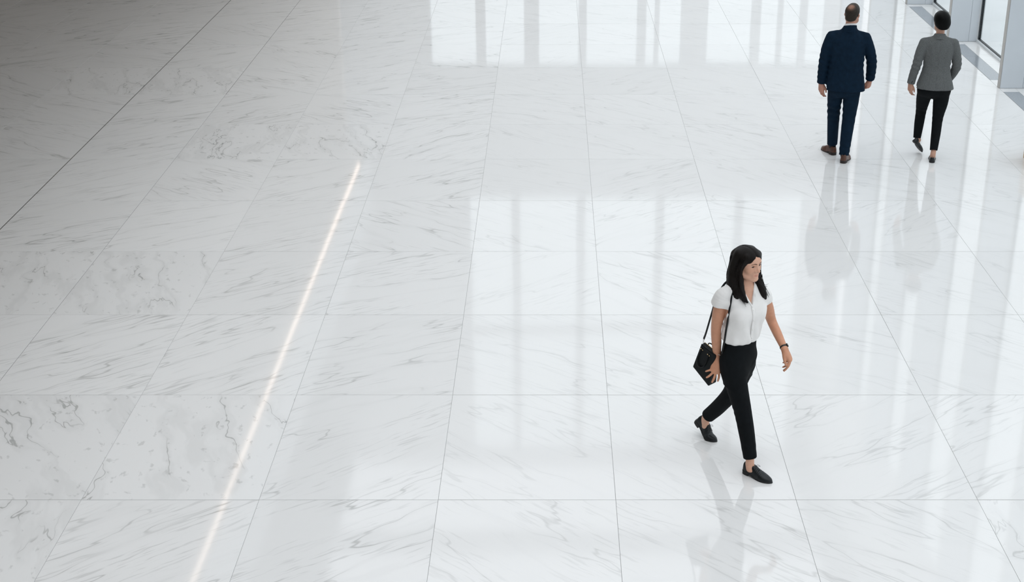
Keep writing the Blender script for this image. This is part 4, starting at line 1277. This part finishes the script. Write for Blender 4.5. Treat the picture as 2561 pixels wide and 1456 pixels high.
    J.chain([(-0.05, 0.0, 1.496), (-0.13, 0.0, 1.490), (-0.202, 0.0, 1.478)], [0.034, 0.034, 0.030], 0.02, 3)
    J.chain([(0.192, 0.004, 1.435), (0.238, 0.022, 1.32), (0.277, 0.050, 1.190), (0.287, 0.095, 1.06), (0.284, 0.140, 0.92)], [0.066, 0.066, 0.060, 0.056, 0.050], 0.012, 4)
    J.chain([(-0.188, 0.0, 1.438), (-0.226, -0.004, 1.32), (-0.248, -0.005, 1.185), (-0.258, -0.005, 1.05), (-0.263, -0.004, 0.895)], [0.066, 0.066, 0.061, 0.056, 0.050], 0.012, 4)
    hem_cut(J, (0.285, 0.130, 0.940), (-0.02, 0.30, -0.95), 0.050, 0.03, 0.006)
    hem_cut(J, (-0.262, -0.004, 0.905), (-0.03, 0.02, -1.0), 0.050, 0.03, 0.006)
    J.cone((0.010, 0.010, 1.54), (0.014, 0.014, 1.64), 0.066, 0.072, 0.003, 's')
    for sx in (1, -1):
        seam(J, [(sx * 0.165, 0.862), (sx * 0.160, 0.93), (sx * 0.145, 1.05), (sx * 0.125, 1.20)], 0.0026)
    seam(J, [(0.0, 0.862), (0.0, 1.05), (0.0, 1.25), (0.0, 1.45)], 0.0018)
    def jd(P):
        d = 0.0022 * bumpy(P * np.array([1, 1, 0.45]), 26, 31) + 0.0012 * bumpy(P, 60, 35)
        d += folds(P, (-0.250, -0.03, 1.17), 0.11, (0.25, 0, 1), 95, 0.0045)
        d += folds(P, (0.280, 0.02, 1.17), 0.11, (-0.25, 0, 1), 95, 0.0045)
        d += folds(P, (-0.262, -0.02, 0.98), 0.08, (0.2, 0, 1), 110, 0.0035)
        d += folds(P, (0.288, 0.09, 0.99), 0.08, (0.2, 0, 1), 110, 0.0035)
        d += folds(P, (-0.13, -0.12, 1.33), 0.10, (0.8, 0, 0.5), 70, 0.004)
        d += folds(P, (0.13, -0.12, 1.33), 0.10, (-0.8, 0, 0.5), 70, 0.004)
        d += folds(P, (0.0, -0.13, 1.06), 0.14, (0.5, 0, 0.9), 50, 0.003)
        return d
    J.disp = jd
    me = J.mesh('jacket', [[(-0.34, 0.36, 0.0042)], [(-0.17, 0.22, 0.0042)], [(0.83, 1.60, 0.0042)]])
    jk = link('jacket', me, C_['navy'], root)
    # turned-down collar of the jacket
    K = Field()
    K.cone((0.004, 0.0, 1.512), (0.011, 0.010, 1.584), 0.0805, 0.0725, 0.003)
    K.cut((0.010, 0.010, 1.577), (-0.05, 0.30, 0.95), 0.004)
    K.cone((0.0, 0.0, 1.49), (0.012, 0.014, 1.66), 0.066, 0.067, 0.003, 's')
    K.cut((0.0, 0.0, 1.502), (0, -0.15, -1), 0.003)
    K.cut((0, 0.045, 1.5), (0, 1, 0), 0.003)
    me = K.mesh('jacket_collar', cube_axes((-0.11, -0.11, 1.47), (0.12, 0.08, 1.62), 0.0034))
    link('jacket_collar', me, C_['navy'], jk)
    # trousers
    Q = Field()
    Q.loft([(0.76, 0, 0, 0.13, 0.08), (0.82, 0, 0, 0.165, 0.115), (0.90, 0, 0, 0.172, 0.122), (1.0, 0, 0, 0.165, 0.115)], 0.04)
    Q.chain([(0.088, -0.004, 0.90), (0.088, 0.012, 0.72), (0.080, 0.022, 0.50), (0.066, -0.035, 0.28), (0.055, -0.085, 0.065)], [0.095, 0.090, 0.075, 0.066, 0.056], 0.03, 4)
    Q.chain([(-0.090, -0.004, 0.90), (-0.096, 0.055, 0.73), (-0.094, 0.112, 0.53), (-0.086, 0.155, 0.32), (-0.078, 0.198, 0.11)], [0.093, 0.086, 0.073, 0.065, 0.060], 0.03, 4)
    hem_cut(Q, (0.056, -0.081, 0.082), (-0.05, -0.23, -0.97), 0.056, 0.03, 0.006)
    hem_cut(Q, (-0.0786, 0.1945, 0.126), (0.04, 0.20, -0.98), 0.060, 0.03, 0.006)
    def qd(P):
        d = 0.0016 * bumpy(P * np.array([1, 1, 0.4]), 34, 41)
        d += folds(P, (-0.094, 0.05, 0.56), 0.10, (0.15, 0.2, 1), 85, 0.010)
        d += folds(P, (0.080, -0.05, 0.50), 0.10, (0.3, 0, 1), 75, 0.004)
        d += folds(P, (0.085, -0.06, 0.76), 0.10, (-0.6, 0, 1), 65, 0.004)
        d += folds(P, (0.056, -0.10, 0.16), 0.09, (0.2, 0, 1), 90, 0.004)
        return d
    Q.disp = qd
    me = Q.mesh('trousers', [[(-0.20, 0.21, 0.0042)], [(-0.17, 0.29, 0.0042)], [(0.05, 1.02, 0.0042)]])
    link('trousers', me, C_['navy'], root)
    sk = MB()
    for pts in ([(0.057, -0.080, 0.15), (0.056, -0.080, 0.065)], [(-0.078, 0.196, 0.17), (-0.073, 0.212, 0.075)]):
        MB().tube(pts, 0.0405, 14).obj('sock', C_['sock'], root)
    mats = (C_['brown_leather'], C_['brown_sole'], C_['brown_sole'])
    shoe('shoe', root, 'brogue', rot3(0, 14), (0.046, -0.150, 0.0), 0.295, 0.98, 0, mats, 1)
    shoe('shoe', root, 'brogue', rot3(0, -30), (-0.044, 0.150, 0.0), 0.295, 0.98, 0, mats, -1)

# ------------------------------------------------------------------ woman in the grey jacket, seen from behind
def build_woman_grey():
    root = empty('person', (4.41, 15.95, 0), -math.radians(10))
    tag(root, 'woman in a grey jacket and slim black trousers walking away near the windows', 'person')
    Rh, th = rot3(4, -12, 0), np.array((0.004, 0.028, 1.604))
    shR, elR, wrR = (0.165, 0.012, 1.372), (0.226, 0.030, 1.110), (0.168, 0.150, 0.925)
    shL, elL, wrL = (-0.165, -0.010, 1.376), (-0.226, -0.045, 1.110), (-0.270, -0.020, 0.880)
    RF, tF = rot3(42, 38, 16), np.array((-0.168, 0.030, 0.178))
    aF = lambda p: RF @ np.array(p, float) + tF
    B = Field()
    B.loft([(0.82, 0, 0, 0.15, 0.10), (0.98, 0, 0, 0.125, 0.085), (1.12, 0, 0, 0.12, 0.085), (1.28, 0, 0, 0.135, 0.088), (1.37, 0, 0, 0.11, 0.07), (1.42, 0, 0.003, 0.06, 0.05)], 0.03)
    for S_, E_, W_ in ((shR, elR, wrR), (shL, elL, wrL)):
        B.chain([(0, 0, 1.375), S_], [0.04, 0.026], 0.03, 1)
        B.chain([S_, E_, W_], [0.026, 0.034, 0.024], 0.02, 4)
    B.chain([(0, 0.0, 1.38), (0.002, 0.010, 1.47), (0.004, 0.020, 1.55)], [0.054, 0.047, 0.047], 0.02, 3)
    hand_shape(B, wrL, (0.03, 0.08, -1.0), (-0.65, -0.70, 0.0), (0.75, -0.35, 0.0), (24, 32, 24), 0.93, 3, 0.004)
    hand_shape(B, wrR, (-0.35, 0.40, -0.8), (0.6, 0.6, 0.0), (-0.5, 0.5, 0.4), (25, 30, 20), 0.93, 2, 0.0)
    B.chain([(0.09, 0, 0.83), (0.075, 0.03, 0.48), (0.062, -0.096, 0.16), (0.056, -0.128, 0.09), (0.054, -0.135, 0.06)], [0.075, 0.047, 0.031, 0.031, 0.029], 0.02, 3)
    B.cone((0.054, -0.130, 0.055), (0.060, -0.03, 0.030), 0.026, 0.022, 0.02)
    B.chain([(-0.09, 0, 0.83), (-0.106, 0.14, 0.52), (-0.124, 0.092, 0.24), aF((0, 0.052, 0.062)), aF((0, 0.050, 0.036))], [0.075, 0.046, 0.031, 0.029, 0.024], 0.02, 3)
    B.cone(aF((0, 0.055, 0.034)), aF((-0.002, 0.15, 0.024)), 0.022, 0.016, 0.02)
    B.frame(Rh, th); head_shape(B); B.frame()
    me = B.mesh('body', [[(-0.34, 0.30, 0.0038)], [(-0.20, 0.30, 0.0038)], [(0.02, 0.24, 0.0035), (0.24, 0.70, 0.012), (0.70, 0.96, 0.0032), (0.96, 1.38, 0.012), (1.38, 1.74, 0.0032)]])
    tint(me, skin_tint((0.50, 0.29, 0.21), (0.46, 0.25, 0.175), Rh, th, True))
    link('body', me, SKIN_A['skin'], root)
    face_parts(root, B, Rh, th, C_['brow'], (0.02, 0.012, 0.008))
    Hh = Field(); Hh.frame(Rh, th)
    Hh.ell((0, -0.018, 0.030), (0.091, 0.114, 0.092), 0.01)
    Hh.ell((0.004, -0.045, -0.020), (0.084, 0.080, 0.070), 0.03)
    Hh.ell((0, -0.070, -0.060), (0.048, 0.038, 0.040), 0.03)
    Hh.ell((0, 0.030, 0.055), (0.070, 0.066, 0.062), 0.02)
    Hh.cut((0, -0.02, -0.048), (0, 0.42, -0.90), 0.010)
    Hh.ell((0, 0.120, -0.02), (0.064, 0.062, 0.085), 0.01, 's')
    Hh.frame()
    Hh.disp = lambda P: 0.0009 * np.clip((th[2] + 0.07 - P[..., 2]) / 0.06, 0, 1) * np.sin(np.arctan2(P[..., 1] - th[1] + 0.03, P[..., 0] - th[0]) * 50 + 5 * bumpy(P, 16, 2)) + 0.002 * bumpy(P, 34, 12)
    me = Hh.mesh('hair', cube_axes((-0.12, -0.13, 1.47), (0.12, 0.15, 1.75), 0.003))
    link('hair', me, C_['black_hair'], root)
    # jacket
    J = Field()
    J.loft([(0.845, 0.004, -0.008, 0.214, 0.150), (0.90, 0.003, -0.006, 0.200, 0.142), (0.98, 0.001, -0.004, 0.176, 0.124), (1.08, 0, 0, 0.154, 0.108), (1.16, 0, 0, 0.156, 0.108), (1.27, 0, 0, 0.169, 0.110),
            (1.35, 0, 0, 0.166, 0.096), (1.395, 0, 0, 0.130, 0.078), (1.43, 0.0, 0.002, 0.078, 0.062), (1.465, 0.001, 0.006, 0.062, 0.058)], 0.02, power=2.25)
    J.chain([(0.05, 0.0, 1.405), (0.11, 0.004, 1.395), (0.163, 0.010, 1.372)], [0.030, 0.036, 0.040], 0.03, 3)
    J.chain([(-0.05, 0.0, 1.405), (-0.11, -0.004, 1.395), (-0.163, -0.008, 1.376)], [0.030, 0.036, 0.040], 0.03, 3)
    J.chain([(0.165, 0.012, 1.362), (0.200, 0.022, 1.25), (0.226, 0.030, 1.110), (0.206, 0.085, 1.01), (0.175, 0.140, 0.93)], [0.056, 0.057, 0.053, 0.048, 0.044], 0.012, 4)
    J.chain([(-0.165, -0.010, 1.364), (-0.200, -0.028, 1.25), (-0.226, -0.045, 1.110), (-0.252, -0.034, 0.99), (-0.270, -0.020, 0.875)], [0.056, 0.056, 0.052, 0.047, 0.044], 0.012, 4)
    hem_cut(J, (-0.268, -0.022, 0.888), (-0.14, 0.10, -1.0), 0.044, 0.03, 0.006)
    J.cone((0.001, 0.012, 1.445), (0.004, 0.020, 1.55), 0.054, 0.060, 0.003, 's')
    seam(J, [(-0.002, 0.856), (-0.002, 0.90), (-0.001, 0.985)], 0.0042, 0.003)                   # centre vent
    seam(J, [(0.0, 0.985), (0.0, 1.1), (0.0, 1.25), (0.0, 1.38)], 0.0018)
    for sx in (1, -1):                                                                          # shaped back seams
        seam(J, [(sx * 0.100, 0.862), (sx * 0.070, 1.05), (sx * 0.090, 1.22), (sx * 0.130, 1.30)], 0.0018)
    def jd(P):
        d = 0.0018 * bumpy(P * np.array([1, 1, 0.45]), 28, 51) + 0.0008 * bumpy(P, 60, 55)
        d += folds(P, (-0.228, -0.07, 1.10), 0.10, (0.3, 0, 1), 110, 0.004)
        d += folds(P, (0.228, 0.0, 1.12), 0.10, (-0.3, 0, 1), 110, 0.004)
        d += folds(P, (-0.06, -0.10, 1.30), 0.09, (1, 0, 0.2), 80, 0.003)
        d += folds(P, (0.06, -0.10, 1.30), 0.09, (1, 0, -0.2), 80, 0.003)
        d += folds(P, (0.0, -0.11, 1.05), 0.12, (0.3, 0, 1), 65, 0.002)
        return d
    J.disp = jd
    me = J.mesh('jacket', [[(-0.34, 0.30, 0.0040)], [(-0.17, 0.21, 0.0040)], [(0.83, 1.50, 0.0040)]])
    jk = link('jacket', me, C_['grey_wool'], root)
    K = Field()
    K.cone((0.0, 0.0, 1.412), (0.002, 0.010, 1.468), 0.0745, 0.0615, 0.003)
    K.cut((0.002, 0.010, 1.465), (0.0, 0.30, 0.95), 0.004)
    K.cone((0.0, 0.0, 1.39), (0.004, 0.020, 1.56), 0.055, 0.056, 0.003, 's')
    K.cut((0.0, 0.0, 1.408), (0, -0.15, -1), 0.003)
    K.cut((0, 0.045, 1.4), (0, 1, 0), 0.003)
    me = K.mesh('jacket_collar', cube_axes((-0.10, -0.11, 1.38), (0.10, 0.08, 1.50), 0.0032))
    link('jacket_collar', me, C_['grey_wool'], jk)
    for k in range(3):
        p = np.array((-0.262 + 0.004 * k, -0.066 - 0.001 * k, 0.905 + 0.018 * k))
        MB().tube([p + (0, 0.004, 0), p - (0.0, 0.004, 0)], 0.0065, 12).obj('cuff_button', C_['black_sole'], jk)
    # trousers
    Q = Field()
    Q.loft([(0.715, 0, 0, 0.05, 0.03), (0.74, 0, 0, 0.11, 0.07), (0.775, 0, 0, 0.165, 0.105), (0.84, 0, -0.004, 0.184, 0.122), (0.92, 0, 0, 0.170, 0.112), (0.96, 0, 0, 0.16, 0.105)], 0.04)
    Q.chain([(0.092, 0, 0.82), (0.090, 0.018, 0.66), (0.080, 0.035, 0.48), (0.072, -0.035, 0.30), (0.058, -0.118, 0.115)], [0.091, 0.084, 0.062, 0.054, 0.043], 0.03, 4)
    Q.chain([(-0.092, 0, 0.82), (-0.102, 0.075, 0.68), (-0.106, 0.145, 0.52), (-0.116, 0.125, 0.36), (-0.126, 0.088, 0.19)], [0.090, 0.080, 0.061, 0.055, 0.042], 0.03, 4)
    hem_cut(Q, (0.059, -0.112, 0.128), (-0.05, -0.40, -0.95), 0.044, 0.02, 0.005)
    hem_cut(Q, (-0.125, 0.092, 0.205), (-0.05, -0.25, -0.95), 0.043, 0.02, 0.005)
    Q.disp = lambda P: 0.0010 * bumpy(P * np.array([1, 1, 0.4]), 40, 61) + folds(P, (0.078, 0.0, 0.48), 0.08, (0.2, 0, 1), 110, 0.002) + folds(P, (-0.106, 0.10, 0.52), 0.08, (0.2, 0, 1), 110, 0.0025)
    me = Q.mesh('trousers', [[(-0.20, 0.20, 0.0040)], [(-0.18, 0.23, 0.0040)], [(0.09, 0.98, 0.0040)]])
    link('trousers', me, C_['black_cloth'], root)
    mats = (C_['black_leather'], C_['black_sole'], C_['lace'])
    shoe('shoe', root, 'flat', rot3(0, 6), (0.046, -0.200, 0.0), 0.240, 1.0, 0, mats, 1)
    shoe('shoe', root, 'flat', RF, tF, 0.240, 1.0, 0, mats, -1)

build_man()
build_woman_grey()
